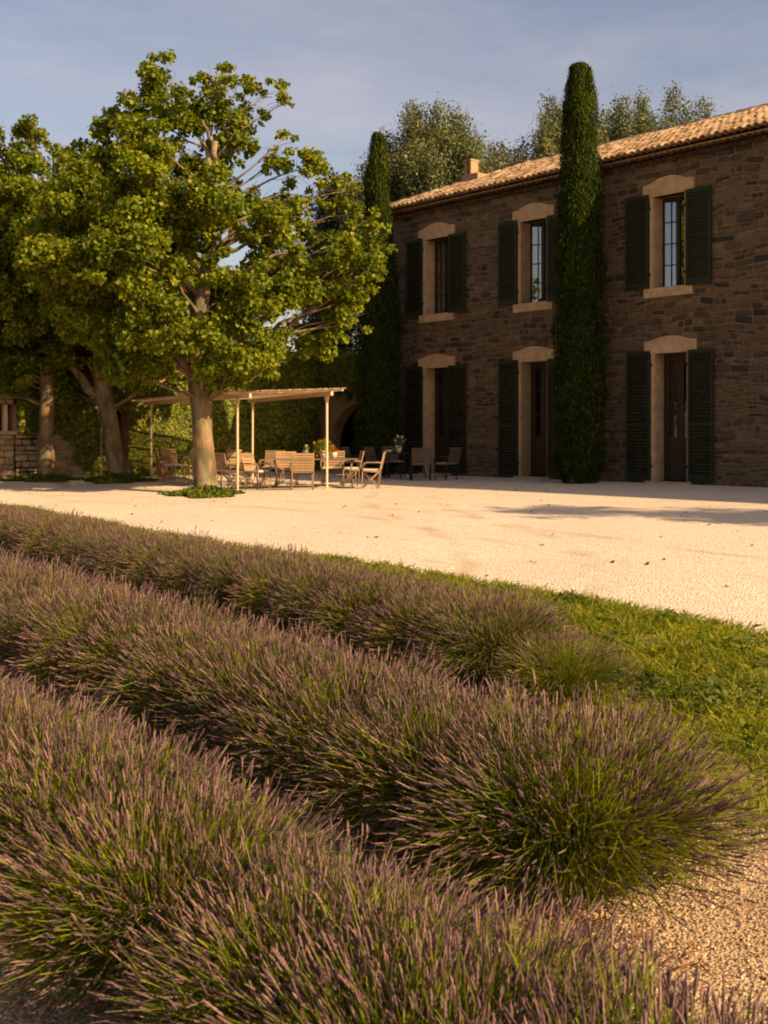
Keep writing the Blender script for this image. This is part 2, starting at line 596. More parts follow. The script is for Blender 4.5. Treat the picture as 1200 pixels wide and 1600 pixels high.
def stone_mesh(x0, x1, z0, z1, yb, proud, axis='y', rnd=random):
    """one rough faced stone; the outline is an uneven octagon, its face bulges forward"""
    cx, cz = (x0 + x1) / 2, (z0 + z1) / 2
    w, h = (x1 - x0) / 2, (z1 - z0) / 2
    cut = min(w * .6, rnd.uniform(.2, .62) * h)
    base = [(-w, -h + cut), (-w + cut, -h), (w - cut, -h), (w, -h + cut), (w, h - cut), (w - cut, h), (-w + cut, h), (-w, h - cut)]
    base = [(px + rnd.uniform(-.14, .14) * h, pz + rnd.uniform(-.15, .15) * h) for px, pz in base]
    V = []
    for px, pz in base:
        V.append((cx + px, yb, cz + pz))
    ins = min(.018, h * .3)
    for px, pz in base:
        V.append((cx + px * (1 - ins / w), yb - proud * rnd.uniform(.75, 1.05), cz + pz * (1 - ins / h)))
    V.append((cx + rnd.uniform(-.2, .2) * w, yb - proud * rnd.uniform(1.0, 1.35), cz + rnd.uniform(-.2, .2) * h))
    F = [(i, (i + 1) % 8, 8 + (i + 1) % 8, 8 + i) for i in range(8)] + [(8 + i, 8 + (i + 1) % 8, 16) for i in range(8)]
    return V, F


def subtract(x0, x1, z0, z1, rects):
    """spans of a course left free by the openings"""
    spans = [(x0, x1)]
    for a, b, c, d in rects:
        if z1 > c + .02 and z0 < d - .02:
            new = []
            for s0, s1 in spans:
                if b <= s0 or a >= s1:
                    new.append((s0, s1))
                else:
                    if a - s0 > .04:
                        new.append((s0, a))
                    if s1 - b > .04:
                        new.append((b, s1))
            spans = new
    return spans


stones = []
z = .0
rs = random.Random(3)
levels = sorted({0.0, 8.0})
while z < 7.98:
    h = rs.choice([.08, .09, .11, .12, .13, .15, .17, .20])
    if z + h > 7.9:
        h = 7.99 - z
    if h < .04:
        break
    for s0, s1 in subtract(WL, -8.6, z + .01, z + h - .01, keep):
        x = s0
        while x < s1 - .02:
            w = rs.uniform(.13, .42) * (1.15 if h > .14 else .95)
            if rs.random() < .06:
                w *= 1.4
            if s1 - (x + w) < .12:
                w = s1 - x
            g = rs.uniform(.009, .021)
            if h > .15 and rs.random() < .16 and w < .4:   # two thin stones stacked in a tall course
                zm = z + h * rs.uniform(.4, .6)
                stones.append((x + g, x + w - g, z + g, zm - g * .6))
                stones.append((x + g, x + w - g, zm + g * .6, z + h - g))
            else:
                dz = rs.uniform(-.012, .012)
                stones.append((x + g, x + w - g, z + g + max(dz, -.005), z + h - g + min(dz, .005)))
            x += w
    z += h


def warp(V):
    out = []
    for (x, y, z) in V:
        f = min(1.0, max(0.0, z / .4)) * min(1.0, max(0.0, (7.95 - z) / .3))
        out.append((x, y, z + f * (.032 * math.sin(x * 1.9 + z * 1.3) + .022 * math.sin(x * 4.7 - z * 2.1 + 1))))
    return out


def seen_size(s):
    cx = (s[0] + s[1]) / 2
    depth = cx * FWD.x + YF * FWD.y
    hidden = cx > -13.2 or (-18.5 < cx < -17.3) or cx < -25.6
    return (0 if hidden else 1) * (s[1] - s[0]) * (s[3] - s[2]) / depth ** 2.5


stones.sort(key=seen_size, reverse=True)
for s in stones[:295]:
    Vs, Fs = stone_mesh(*s, YF, rs.uniform(.012, .04), rnd=rs)
    Vs = warp(Vs)
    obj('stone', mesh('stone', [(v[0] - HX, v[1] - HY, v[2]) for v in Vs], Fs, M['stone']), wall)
mb = MB()
for s in stones[295:]:
    Vs, Fs = stone_mesh(*s, YF, rs.uniform(.010, .036), rnd=rs)
    mb.add(warp(Vs), Fs)
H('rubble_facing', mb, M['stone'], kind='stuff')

# dressed stone round the openings
def lintel(a, b, zb, hh, rise):
    """flat bottomed lintel with a cambered top and square shoulders"""
    x0, x1 = a - .2, b + .2
    n = 10
    pts = [(x0, zb), (x1, zb), (x1, zb + hh)]
    for k in range(n + 1):
        tt = 1 - k / n
        pts.append((x0 + .22 + (x1 - x0 - .44) * tt, zb + hh + .025 + rise * (1 - (2 * tt - 1) ** 2)))
    pts.append((x0, zb + hh))
    m = len(pts)
    V = [(p[0], YF - .058, p[1]) for p in pts] + [(p[0], YF + .2, p[1]) for p in pts]
    F = [tuple(range(m))] + [(i, i + m, (i + 1) % m + m, (i + 1) % m) for i in range(m)]
    return MB().add(V, F)


for (a, b) in UP:
    H('lintel', lintel(a, b, UZ[1], .31, .13), M['dressed'])
    H('window_sill', MB().box(a - .16, b + .16, YF - .075, YF + .42, UZ[0] - .23, UZ[0]), M['dressed'])
    mb = MB().box(a - .001, a + .10, YF - .045, YF + .42, UZ[0] + .002, UZ[1] - .002)
    mb.box(b - .06, b + .001, YF - .045, YF + .42, UZ[0] + .002, UZ[1] - .002)
    H('jamb', mb, M['dressed'])
for (a, b) in DN:
    H('lintel', lintel(a, b, DZ[1], .30, .10), M['dressed'])
    H('doorstep', MB().box(a - .10, b + .06, YF - .16, YF + .5, -.12, DZ[0]), M['dressed'])
    mb = MB().box(a - .001, a + .10, YF - .045, YF + .42, DZ[0] + .002, DZ[1] - .002)
    mb.box(b - .06, b + .001, YF - .045, YF + .42, DZ[0] + .002, DZ[1] - .002)
    H('jamb', mb, M['dressed'])

# casement windows: frame, two leaves of two by four panes
for wi, (a, b) in enumerate(UP):
    x0, x1 = a + .10, b - .06
    z0, z1 = UZ[0] + .002, UZ[1] - .002
    y0, y1 = YF + .36, YF + .43
    mb = MB()
    mb.box(x0, x0 + .05, y0, y1, z0, z1)
    mb.box(x1 - .05, x1, y0, y1, z0, z1)
    mb.box(x0 + .05, x1 - .05, y0, y1, z1 - .06, z1)
    mb.box(x0 + .05, x1 - .05, y0, y1, z0, z0 + .07)
    xm = (x0 + x1) / 2
    mb.box(xm - .05, xm + .05, y0 - .015, y1, z0 + .07, z1 - .06)
    win = H('window', mb, M['green_frame'])
    mbm = MB()
    for li, (p0, p1) in enumerate(((x0 + .05, xm - .045), (xm + .045, x1 - .05))):
        pm = (p0 + p1) / 2
        b0 = len(mbm.v)
        aj = R_((0, 24, 15)[wi]) if li == 0 else 0.0      # left leaf swung inwards, posed so its panes mirror open sky
        turn = lambda v, p0=p0, aj=aj: (p0 + (v[0] - p0) * math.cos(aj) - (v[1] - y0) * math.sin(aj), y0 + (v[0] - p0) * math.sin(aj) + (v[1] - y0) * math.cos(aj), v[2])
        mbm.box(pm - .012, pm + .012, y0 + .01, y1 - .01, z0 + .07, z1 - .06)
        zz = np.linspace(z0 + .07, z1 - .06, 5)
        for q in range(1, 4):
            mbm.box(p0, pm - .012, y0 + .012, y1 - .012, zz[q] - .012, zz[q] + .012)
            mbm.box(pm + .012, p1, y0 + .012, y1 - .012, zz[q] - .012, zz[q] + .012)
        for q in range(4):
            for c0, c1 in ((p0, pm - .012), (pm + .012, p1)):
                pn = MB().box(c0, c1, y0 + .035, y0 + .041, zz[q] + .012 * (q > 0), zz[q + 1] - .012 * (q < 3))
                pn.v = [turn(v) for v in pn.v]
                obj('pane', mesh('pane', [(v[0] - HX, v[1] - HY, v[2]) for v in pn.v], pn.f, M['glass']), win)
        mbm.v[b0:] = [turn(v) for v in mbm.v[b0:]]
    obj('glazing_bars', mesh('glazing_bars', [(v[0] - HX, v[1] - HY, v[2]) for v in mbm.v], mbm.f, M['green_frame']), win)
    # pleated curtain behind the glass
    cv, cf = [], []
    for (c0, c1) in ((x0 + .04, x0 + .04 + (x1 - x0) * (.30 if wi != 1 else .62)), (x1 - .10 - (x1 - x0) * (.12 if wi == 0 else .3), x1 - .04)):
        if wi == 0 and c1 > xm:
            continue
        n = 26
        bb = len(cv)
        for k in range(n + 1):
            x = c0 + (c1 - c0) * k / n
            y = y1 + .16 + .025 * math.sin(k * 1.9)
            cv += [(x - HX, y - HY, z0 + .03), (x - HX, y - HY, z1 - .03)]
        cf += [(bb + 2 * k, bb + 2 * k + 2, bb + 2 * k + 3, bb + 2 * k + 1) for k in range(n)]
    obj('curtain', mesh('curtain', cv, cf, M['curtain'], None, True), win)

# glazed double doors
for di, (a, b) in enumerate(DN):
    x0, x1 = a + .10, b - .06
    z0, z1 = DZ[0] + .002, DZ[1] - .002
    y0, y1 = YF + .36, YF + .43
    xm = (x0 + x1) / 2
    mb = MB()
    mb.box(x0, x0 + .05, y0, y1, z0, z1)
    mb.box(x1 - .05, x1, y0, y1, z0, z1)
    mb.box(x0 + .05, x1 - .05, y0, y1, z1 - .06, z1)
    fr_ = H('door_frame', mb, M['door_wood'])
    zr = z0 + 1.02
    for lf, (l0, l1) in enumerate(((x0 + .052, xm - .003), (xm + .003, x1 - .052))):
        mb = MB()
        yy0, yy1 = y0 + .008, y1 - .008
        mb.box(l0, l0 + .10, yy0, yy1, z0 + .01, z1 - .063)
        mb.box(l1 - .10, l1, yy0, yy1, z0 + .01, z1 - .063)
        mb.box(l0 + .10, l1 - .10, yy0, yy1, z1 - .16, z1 - .063)
        mb.box(l0 + .10, l1 - .10, yy0, yy1, zr - .05, zr + .07)
        mb.box(l0 + .10, l1 - .10, yy0, yy1, z0 + .01, z0 + .20)
        mb.box(l0 + .10, l1 - .10, yy0 + .02, yy1 - .01, z0 + .20, zr - .05)
        zz = np.linspace(zr + .07, z1 - .16, 4)
        for q in (1, 2):
            mb.box(l0 + .10, l1 - .10, yy0 + .008, yy1 - .008, zz[q] - .013, zz[q] + .013)
        d = H('door', mb, M['door_wood'])
        for q in range(3):
            pn = MB().box(l0 + .10, l1 - .10, yy0 + .022, yy0 + .027, zz[q] + .013 * (q > 0), zz[q + 1] - .013 * (q < 2))
            obj('pane', mesh('pane', [(v[0] - HX, v[1] - HY, v[2]) for v in pn.v], pn.f, M['door_glass']), d)
        if lf == 1:
            hb = MB().tube([(l0 + .03, yy0 - .005, zr + .02), (l0 + .03, yy0 - .045, zr + .02), (l0 + .12, yy0 - .045, zr + .02)], .009, 6)
            obj('handle', mesh('handle', [(v[0] - HX, v[1] - HY, v[2]) for v in hb.v], hb.f, M['iron']), d)

# louvred shutters, opened back against the wall
def shutter(x0, x1, z0, z1, hinge_right, nslat, joined=False):
    ya, yb_ = YF - .105, YF - .062
    st = .065
    mb = MB()
    mb.box(x0, x0 + st, ya, yb_, z0, z1)
    mb.box(x1 - st, x1, ya, yb_, z0, z1)
    mb.box(x0 + st, x1 - st, ya, yb_, z1 - .10, z1)
    mb.box(x0 + st, x1 - st, ya, yb_, z0, z0 + .17)
    tall = (z1 - z0) > 2.8
    bays = [(z0 + .17, z1 - .10)]
    if tall:
        zc = z0 + .17 + (z1 - z0) * .38
        mb.box(x0 + st, x1 - st, ya, yb_, zc - .04, zc + .04)
        bays = [(z0 + .17, zc - .04), (zc + .04, z1 - .10)]
    sh = H('shutter', mb, M['shutter'])
    hx = x1 if hinge_right else x0
    for hz in (z0 + .35, z1 - .35):
        hb = MB().box(hx - .05, hx + .045, yb_ - .004, YF - .036, hz - .035, hz + .035)
        obj('hinge', mesh('hinge', [(v[0] - HX, v[1] - HY, v[2]) for v in hb.v], hb.f, M['iron']), sh)
    rot = Matrix.Rotation(R_(-52), 3, 'X')
    base = None
    allm = MB()
    total = sum(b - a for a, b in bays)
    for a, b in bays:
        n = max(3, round(nslat * (b - a) / total))
        for k in range(n):
            zc = a + (b - a) * (k + .5) / n
            if joined:
                allm.box(x0 + st, x1 - st, ya + .004, yb_ - .004, zc - .022, zc + .022)
                continue
            if base is None:
                w = (x1 - x0) / 2 - st
                s = MB().box(-w, w, -.033, .033, -.0045, .0045, rot)
                base = mesh('slat', s.v, s.f, M['shutter'])
            obj('slat', base, sh, ((x0 + x1) / 2 - HX, (ya + yb_) / 2 - HY, zc))
    if joined:
        obj('slats', mesh('slats', [(v[0] - HX, v[1] - HY, v[2]) for v in allm.v], allm.f, M['shutter']), sh, kind='stuff')
    bk = MB().box(x0 + st, x1 - st, yb_ - .006, yb_ - .002, z0 + .17, z1 - .10)
    return sh


SW = .70
for i, (a, b) in enumerate(UP):
    shutter(a - .01 - SW, a - .01, UZ[0] - .0, UZ[1] + .07, True, 25)
    shutter(b + .0, b + SW, UZ[0] - .03, UZ[1] + .02, False, 25, joined=(i == 1))
for i, (a, b) in enumerate(DN):
    shutter(a - .01 - SW, a - .01, .075, DZ[1] + .07, True, 34)
    shutter(b + .0, b + SW, .085, DZ[1] + .04, False, 34, joined=(i == 1))

# roof: hipped at the left end
EY, EZ, RY, SL = 23.17, 8.22, 28.1, .393
RZ = EZ + (RY - EY) * SL
EL, RX0 = -27.1, -24.4
mb = MB()
back = RY + (RY - EY)
n = 0
Vr, Fr = [], []
cols = np.arange(EL, 12.31, .05)
for x in cols:        # wavy bed of channel tiles
    ph = ((x - EL) / .2) % 1.0
    dz = .035 * math.cos(2 * math.pi * ph)
    ymax = EY + (RY - EY) * min(1, max(0.0, (x - EL) / (RX0 - EL)))
    for q in range(4):
        y = EY + (ymax - EY) * q / 3
        Vr.append((x - HX, y - HY, EZ + (y - EY) * SL + dz - .02))
for i in range(len(cols) - 1):
    for q in range(3):
        Fr.append((i * 4 + q, (i + 1) * 4 + q, (i + 1) * 4 + q + 1, i * 4 + q + 1))
roof = obj('roof', mesh('roof', Vr, Fr, M['tile'], None, True), house)
mb.add([(EL, EY, EZ - .03), (EL, back, EZ - .03), (RX0, RY, RZ - .03)], [(0, 1, 2)])
mb.add([(EL, back, EZ - .03), (12.3, back, EZ - .03), (12.3, RY, RZ - .03), (RX0, RY, RZ - .03)], [(0, 1, 2, 3)])
mb.add([(EL + .1, EY + .05, EZ - .09), (12.2, EY + .05, EZ - .09), (12.2, back, EZ - .09), (EL + .1, back, EZ - .09)], [(0, 1, 2, 3)])
H('roof_slope', mb, M['tile'])


def barrel(r0, r1, L, up=True, n=7, th=.014):
    """half round clay tile lying along +Y, r0 at the lower end"""
    V, F = [], []
    for (y, r) in ((0, r0), (L, r1)):
        for rr in (r, r - th):
            for k in range(n + 1):
                a = math.pi * k / n
                V.append((-rr * math.cos(a), y, rr * math.sin(a) * .85))
    m = n + 1
    for k in range(n):
        F.append((k, k + 1, 2 * m + k + 1, 2 * m + k))           # outside
        F.append((m + k + 1, m + k, 3 * m + k, 3 * m + k + 1))   # inside
        F.append((k + 1, k, m + k, m + k + 1))                   # lower rim
    return V, F


tv, tf = barrel(.088, .070, .42)
tile_me = mesh('tile', tv, tf, M['tile'], None, True)
ang = math.atan(SL)
rt = Matrix.Rotation(ang, 3, 'X')
tiles = []
rows = 14
step = (RY - EY - .1) / rows
for rI in range(rows):
    y = EY - .05 + rI * step
    zt = EZ + (y - EY) * SL + .012 * (1 if rI else 1)
    x = EL + .1
    while x < -5.0:
        lim = EL + .15 + (RX0 - EL) * (y + .2 - EY) / (RY - EY)
        if x > lim:
            tiles.append((x + rs.uniform(-.012, .012), y + rs.uniform(-.02, .02), zt + rs.uniform(-.004, .006), rs.uniform(-.05, .05)))
        x += .2


def tile_key(tl):
    x = tl[0]
    if x > -12.9 or -18.6 < x < -17.2 or x < -25.6:
        return 99
    return (x * FWD.x + tl[1] * FWD.y) - (6 if tl[1] < EY + .1 else 0)


tiles.sort(key=tile_key)
for (x, y, zt, rz) in tiles[:295]:
    o = obj('tile', tile_me, roof, (x - HX, y - HY, zt))
    o.rotation_euler = (ang, 0, rz)
mb = MB()
tva = [Vector(p) for p in tv]
for (x, y, zt, rz) in tiles[295:]:
    mt = Matrix.Rotation(rz, 3, 'Z') @ rt
    mb.add([mt @ p + Vector((x, y, zt)) for p in tva], tf)
H('roof_tiles', mb, M['tile'], smooth=True, kind='stuff')
# ridge and hip caps
cv_, cf_ = barrel(.12, .10, .42)
cap_me = mesh('ridge_tile', cv_, cf_, M['tile'], None, True)
x = RX0
while x < 8:
    o = obj('ridge_tile', cap_me, roof, (x - HX, RY - HY + rs.uniform(-.01, .01), RZ + .0 + rs.uniform(-.006, .006)))
    o.rotation_euler = (0, 0, R_(-90) + rs.uniform(-.03, .03))
    x += .36
hv = Vector((RX0 - EL, RY - EY, RZ - EZ))
hn = int(hv.length / .37)
for k in range(hn):
    p = Vector((EL, EY, EZ + .02)) + hv * (k / hn)
    o = obj('ridge_tile', cap_me, roof, (p.x - HX, p.y - HY, p.z))
    o.rotation_euler = (hv.to_track_quat('Y', 'Z')).to_euler()
# genoise: two courses of clay scallops beneath the eaves
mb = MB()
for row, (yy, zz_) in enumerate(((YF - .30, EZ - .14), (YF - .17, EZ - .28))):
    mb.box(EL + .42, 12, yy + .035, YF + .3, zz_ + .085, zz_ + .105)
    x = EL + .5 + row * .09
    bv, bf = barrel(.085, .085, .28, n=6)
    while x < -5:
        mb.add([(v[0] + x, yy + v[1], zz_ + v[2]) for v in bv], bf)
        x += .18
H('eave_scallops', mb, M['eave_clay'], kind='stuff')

# chimney with two clay uprights and a cap slab
mb = MB()
CX, CY = -25.5, 26.0
mb.box(CX - .02, CX + .66, CY, CY + .5, 8.6, 9.62)
chim = H('chimney', mb, M['chimney'])
mb = MB()
for q in (0.0, .20):
    mb.box(CX + q, CX + q + .09, CY + .08, CY + .42, 9.622, 10.08)
mb.box(CX - .02, CX + .31, CY + .05, CY + .45, 10.082, 10.13)
obj('chimney_pot', mesh('chimney_pot', [(v[0] - HX, v[1] - HY, v[2]) for v in mb.v], mb.f, M['chimney']), chim)

# ------------------------------------------------------------------ garden wing: wall facing the sun, X = -30
WX = -30.0
gwall = thing('garden_wall', (WX, 18, 0), 'tall old garden wall clothed in ivy with arched and narrow dark openings', 'wall')


def G(name, mb, mat, parent=gwall, off=(WX, 18, 0), smooth=False, **kw):
    V = [(v[0] - off[0], v[1] - off[1], v[2] - off[2]) for v in mb.v]
    return obj(name, mesh(name, V, mb.f, mat, None, smooth), parent, **kw)


# wall profile in (Y, z) with an arch (Y 20.75..23.1) and a narrow doorway (Y 15.75..16.35)
top = 3.7
mb = MB()
mb.box(WX - .5, WX, 12.9, 15.72, -.35, top)
mb.box(WX - .5, WX, 15.72, 16.42, 1.98, top)
mb.box(WX - .5, WX, 16.42, 20.85, -.35, top)
mb.box(WX - .5, WX, 20.85, 23.9, -.35, top)
ac, arx, arz, az, YA = -27.95, 1.8, 1.45, .85, 23.9
n = 16
for k in range(n):
    a0, a1 = math.pi * k / n, math.pi * (k + 1) / n
    xa, xb = ac - arx * math.cos(a0), ac - arx * math.cos(a1)
    za, zb = az + arz * math.sin(a0), az + arz * math.sin(a1)
    V = [(xa, YA, za), (xb, YA, zb), (xb, YA, top), (xa, YA, top)]
    V += [(p[0], p[1] + .45, p[2]) for p in V]
    mb.add(V, [(0, 1, 2, 3), (7, 6, 5, 4), (0, 4, 5, 1), (2, 6, 7, 3)])
mb.box(WX + .002, ac - arx, YA, YA + .45, -.35, top)
G('masonry', mb, M['stucco'])
# lean-to volume behind, so that the openings look into the dark
mb = MB()
mb.box(WX - 4, WX - 3.8, 12.9, 28.6, -.3, top)
mb.box(WX - 3.8, WX - .502, 12.9, 13.1, -.3, top)
mb.box(WX - 3.8, WL - .01, 28.4, 28.6, -.3, top)
mb.box(WX - .5, WL - .01, YA + .46, 28.4, top - .2, top - .1)
mb.box(WX - 3.8, WX - .502, 13.1, 28.4, top - .3, top - .1)
G('back_room', mb, M['dark_room'])

# ivy: leaves standing off the masonry in an uneven mat
def ivy(n, yr, zr, keepf, thick, name, parent, size=(.06, .12)):
    Y = rng.uniform(*yr, n)
    Z = rng.uniform(*zr, n)
    bul = .5 + .5 * np.sin(Y * 2.3 + 1) * np.sin(Z * 2.9 + .5 * Y)
    X = WX + .02 + thick * (.25 + bul * .75) * rng.uniform(.3, 1, n) ** .6
    k = keepf(Y, Z)
    P = np.stack([X, Y, Z], 1)[k] - np.array([WX, 18, 0])
    N = np.stack([np.ones(len(P)), rng.normal(0, .5, len(P)), rng.normal(.35, .5, len(P))], 1)
    V, F = leaf_cards(P, N, rng.uniform(*size, len(P)), LEAF4, 1.0, np.tile([0, 0, -1.0], (len(P), 1)))
    return obj(name, mesh(name, V, F, M['ivy_leaf']), parent, kind='stuff')


def keep_main(Y, Z):
    slit = (Y > 15.72) & (Y < 16.42 + .06 * np.sin(Z * 8)) & (Z < 1.95)
    low = (Y < 14.9 + .1 * np.sin(Z * 9) - .55 * np.clip(Z - .2, 0, 5)) & (Z < 1.25)
    plain = (Y > 23.5 + .12 * np.sin(Z * 6)) & (Z < 2.6)
    return (Z > 0) & ~slit & ~low & ~plain


ivy(56000, (12.9, 23.9), (0, top + .12), keep_main, .30, 'ivy', gwall)
# ivy hanging over the arch wall
n = 15000
X = rng.uniform(WX, WL, n)
Z = rng.uniform(1.2, top + .2, n)
low = 2.75 + .18 * np.sin(X * 5) + .10 * np.sin(X * 13) - .5 * np.exp(-((X + 28.6) / .25) ** 2)
k = Z > low
P = np.stack([X, YA - .03 - rng.uniform(0, .28, n), Z], 1)[k] - np.array([WX, 18, 0])
V, F = leaf_cards(P, np.tile([0.2, -1.0, .4], (len(P), 1)) + rng.normal(size=(len(P), 3)) * .5, rng.uniform(.06, .12, len(P)), LEAF4, 1.0, np.tile([0, 0, -1.0], (len(P), 1)))
obj('ivy_fringe', mesh('ivy_fringe', V, F, M['ivy_leaf']), gwall, kind='stuff')
# bushy top of the ivy
n = 14000
Y = rng.uniform(12.9, 25.5, n)
X = np.where(Y < 23.9, WX - .25 + rng.normal(0, .28, n), rng.uniform(WX, WL - .2, n))
P = np.stack([X, np.minimum(Y, 24.1), top + .02 + np.abs(rng.normal(0, .17, n)) * (1 + .4 * np.sin(Y * 3))], 1) - np.array([WX, 18, 0])
V, F = leaf_cards(P, rng.normal(size=(n, 3)) + np.array([.3, 0, .8]), rng.uniform(.06, .12, n))
obj('ivy_top', mesh('ivy_top', V, F, M['ivy_leaf']), gwall, kind='stuff')

# stone outbuilding at the far left, partly sunlit
outb = thing('stone_outbuilding', (WX, 11, 0), 'sunlit rubble outbuilding with dark open bay and a white post, behind the leftmost trunk', 'building')
OO = (WX, 11, 0)
mb = MB()
mb.box(WX - .5, WX, 6.0, 12.2, -.4, 3.9)
mb.box(WX - .5, WX, 12.2, 13.55, -.4, 1.22)      # parapet under the open bay
mb.box(WX - .5, WX, 12.2, 13.55, 2.05, 3.9)
mb.box(WX - .5, WX - .002, 13.55, 12.9 + 2.1, -.4, 1.25) if False else None
wl = G('wall', mb, M['mortar'], outb, OO)
for (o_rects, yr, zr) in (([(12.2, 13.55, 1.2, 2.07)], (9.0, 12.9), (0.0, 3.8)),):
    zc = -.15
    while zc < 3.8:
        h = rs.choice([.12, .15, .18, .22])
        for s0, s1 in subtract(9.5, 12.88, zc + .01, zc + h - .01, [(12.2, 13.55, 1.2, 2.07)]):
            y = s0
            while y < s1 - .02:
                w = rs.uniform(.18, .45)
                if s1 - (y + w) < .14:
                    w = s1 - y
                Vs, Fs = stone_mesh(y + .01, y + w - .01, zc + .01, zc + h - .01, 0, rs.uniform(.015, .04), rnd=rs)
                Vw = [(WX + .0 - v[1] - OO[0], v[0] - OO[1], v[2]) for v in Vs]
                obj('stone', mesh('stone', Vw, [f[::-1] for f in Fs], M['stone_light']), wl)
                y += w
        zc += h
G('coping', MB().box(WX - .53, WX + .06, 12.22, 13.53, 1.222, 1.32), M['dressed'], outb, OO)
G('post', MB().box(WX - .22, WX - .08, 12.62, 12.74, 1.322, 2.048), M['cream_metal'], outb, OO)
mb = MB()
mb.box(WX - 3.5, WX - 3.3, 6, 12.88, -.3, 3.9)
mb.box(WX - 3.3, WX - .502, 6.0, 12.88, 3.6, 3.85)
G('back_wall', mb, M['dark_room'], outb, OO)
# rubble showing below the ivy on the garden wall beside it
zc = -.1
while zc < 1.3:
    h = rs.choice([.12, .15, .18])
    y = 12.92
    while y < 15.0:
        w = rs.uniform(.18, .4)
        Vs, Fs = stone_mesh(y + .01, y + w - .01, zc + .01, zc + h - .01, 0, rs.uniform(.015, .04), rnd=rs)
        Vw = [(-v[1], v[0] - 18, v[2]) for v in Vs]
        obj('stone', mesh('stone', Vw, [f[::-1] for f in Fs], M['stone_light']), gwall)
        y += w
    zc += h

# ------------------------------------------------------------------ trees
RGT = Vector((0.6630352452962301, 0.7485881801731631, 0))


def crown_leaves(blobs, density, size, shape, mat_up=.55, droop=.25):
    Ps, Ns = [], []
    for (c, r) in blobs:
        c = np.array(c)
        ns = max(5, int(14 * (r / .7) ** 2))
        for _ in range(ns):
            d = unit(rng.normal(size=3))
            cc = c + d * r * rng.uniform(.2, 1.12) * np.array([1, 1, .9])
            rr = r * rng.uniform(.16, .42)
            m = int(density * 3.3 * (rr / .25) ** 2)
            dd = unit(rng.normal(size=(m, 3)))
            p = cc + dd * rr * (rng.uniform(0.02, 1.25, m)[:, None] ** .6) * np.array([1, 1, .8])
            Ps.append(p)
            Ns.append(dd * .3 + d * .2 + np.array([0, 0, mat_up]) + rng.normal(size=(m, 3)) * .65)
    P = np.concatenate(Ps)
    N = np.concatenate(Ns)
    al = np.tile([0, 0, -1.0], (len(P), 1)) * 1.0 + unit(N) * .3
    return leaf_cards(P, N, rng.uniform(*size, len(P)), shape, .95, al)


def limb(mb, a, b, r0, r1, sag=.12, n=6, sides=7):
    a, b = Vector(a), Vector(b)
    L = (b - a).length
    off = Vector((random.uniform(-1, 1), random.uniform(-1, 1), random.uniform(0, 1))) * sag * L
    pts = []
    for i in range(n + 1):
        tt = i / n
        p = a.lerp(b, tt) + off * math.sin(math.pi * tt)
        p += Vector((random.uniform(-1, 1), random.uniform(-1, 1), random.uniform(-1, 1))) * .03 * L * (0 < i < n)
        pts.append(p)
    mb.tube(pts, [r0 + (r1 - r0) * i / n for i in range(n + 1)], sides)
    return pts


def plane_tree(base, trunk, blobs, label, density=38, size=(.064, .118), r0=.30, twigs=(), group='plane trees along the terrace', leaf='plane_leaf', name='plane_tree', extra=()):
    """trunk: list of (offset xyz, radius); blobs: list of (centre xyz rel. base, radius)"""
    t_ = thing(name, base, label, 'tree', group)
    mb = MB()
    pts = [Vector(p) for p, r in trunk]
    fine, rad = [], []
    for i in range(len(pts) - 1):
        for q in range(4):
            f = q / 4
            fine.append(pts[i].lerp(pts[i + 1], f) + Vector((random.uniform(-1, 1), random.uniform(-1, 1), 0)) * .012)
            rad.append((trunk[i][1] * (1 - f) + trunk[i + 1][1] * f) * random.uniform(.96, 1.05))
    fine.append(pts[-1])
    rad.append(trunk[-1][1])
    mb.tube(fine, rad, 14)
    topn = len(pts)
    for (c, r) in blobs:
        c = Vector(c)
        cand = [(p, rr) for p, rr in zip(fine, rad) if p.z < c.z - .2 and p.z > 1.9] or [(fine[-1], rad[-1])]
        p, rr = min(cand, key=lambda q: (q[0] - c).length + .6 * abs((c.z - q[0].z) - .8 * ((c - q[0]).xy.length)))
        br = min(rr * .4, .010 + .019 * (c - p).length)
        pp = limb(mb, p, c, br, .007, .12)
        for _ in range(4):
            e = c + Vector((random.gauss(0, 1), random.gauss(0, 1), random.gauss(.3, .8))).normalized() * r * .9
            limb(mb, pp[random.choice([3, 4, 5])], e, .007, .003, .1, 4, 4)
    for (a, b, ra, rb) in extra:
        limb(mb, a, b, ra, rb, .05, 8, 8)
    mb.build('trunk', M['bark'], t_, True)
    V, F = crown_leaves(blobs, density, size, LEAF6)
    obj('crown', mesh('crown', V, F, M[leaf]), t_, kind=None)
    return t_


def blobs_from(cx, cz, s, lst, depth=1.6, ox=0.0):
    """crown clumps given as sideways / height offsets in pixels of a side view drawing at s px per metre"""
    out = []
    for it in lst:
        x, y, r = it[:3]
        lat = (x - cx) / s
        z = (cz - y) / s
        d = it[3] if len(it) > 3 else random.uniform(-depth, depth)
        p = RGT * lat + FWD * d
        out.append(((p.x, p.y, z), r * 1.10 / s))
    return out


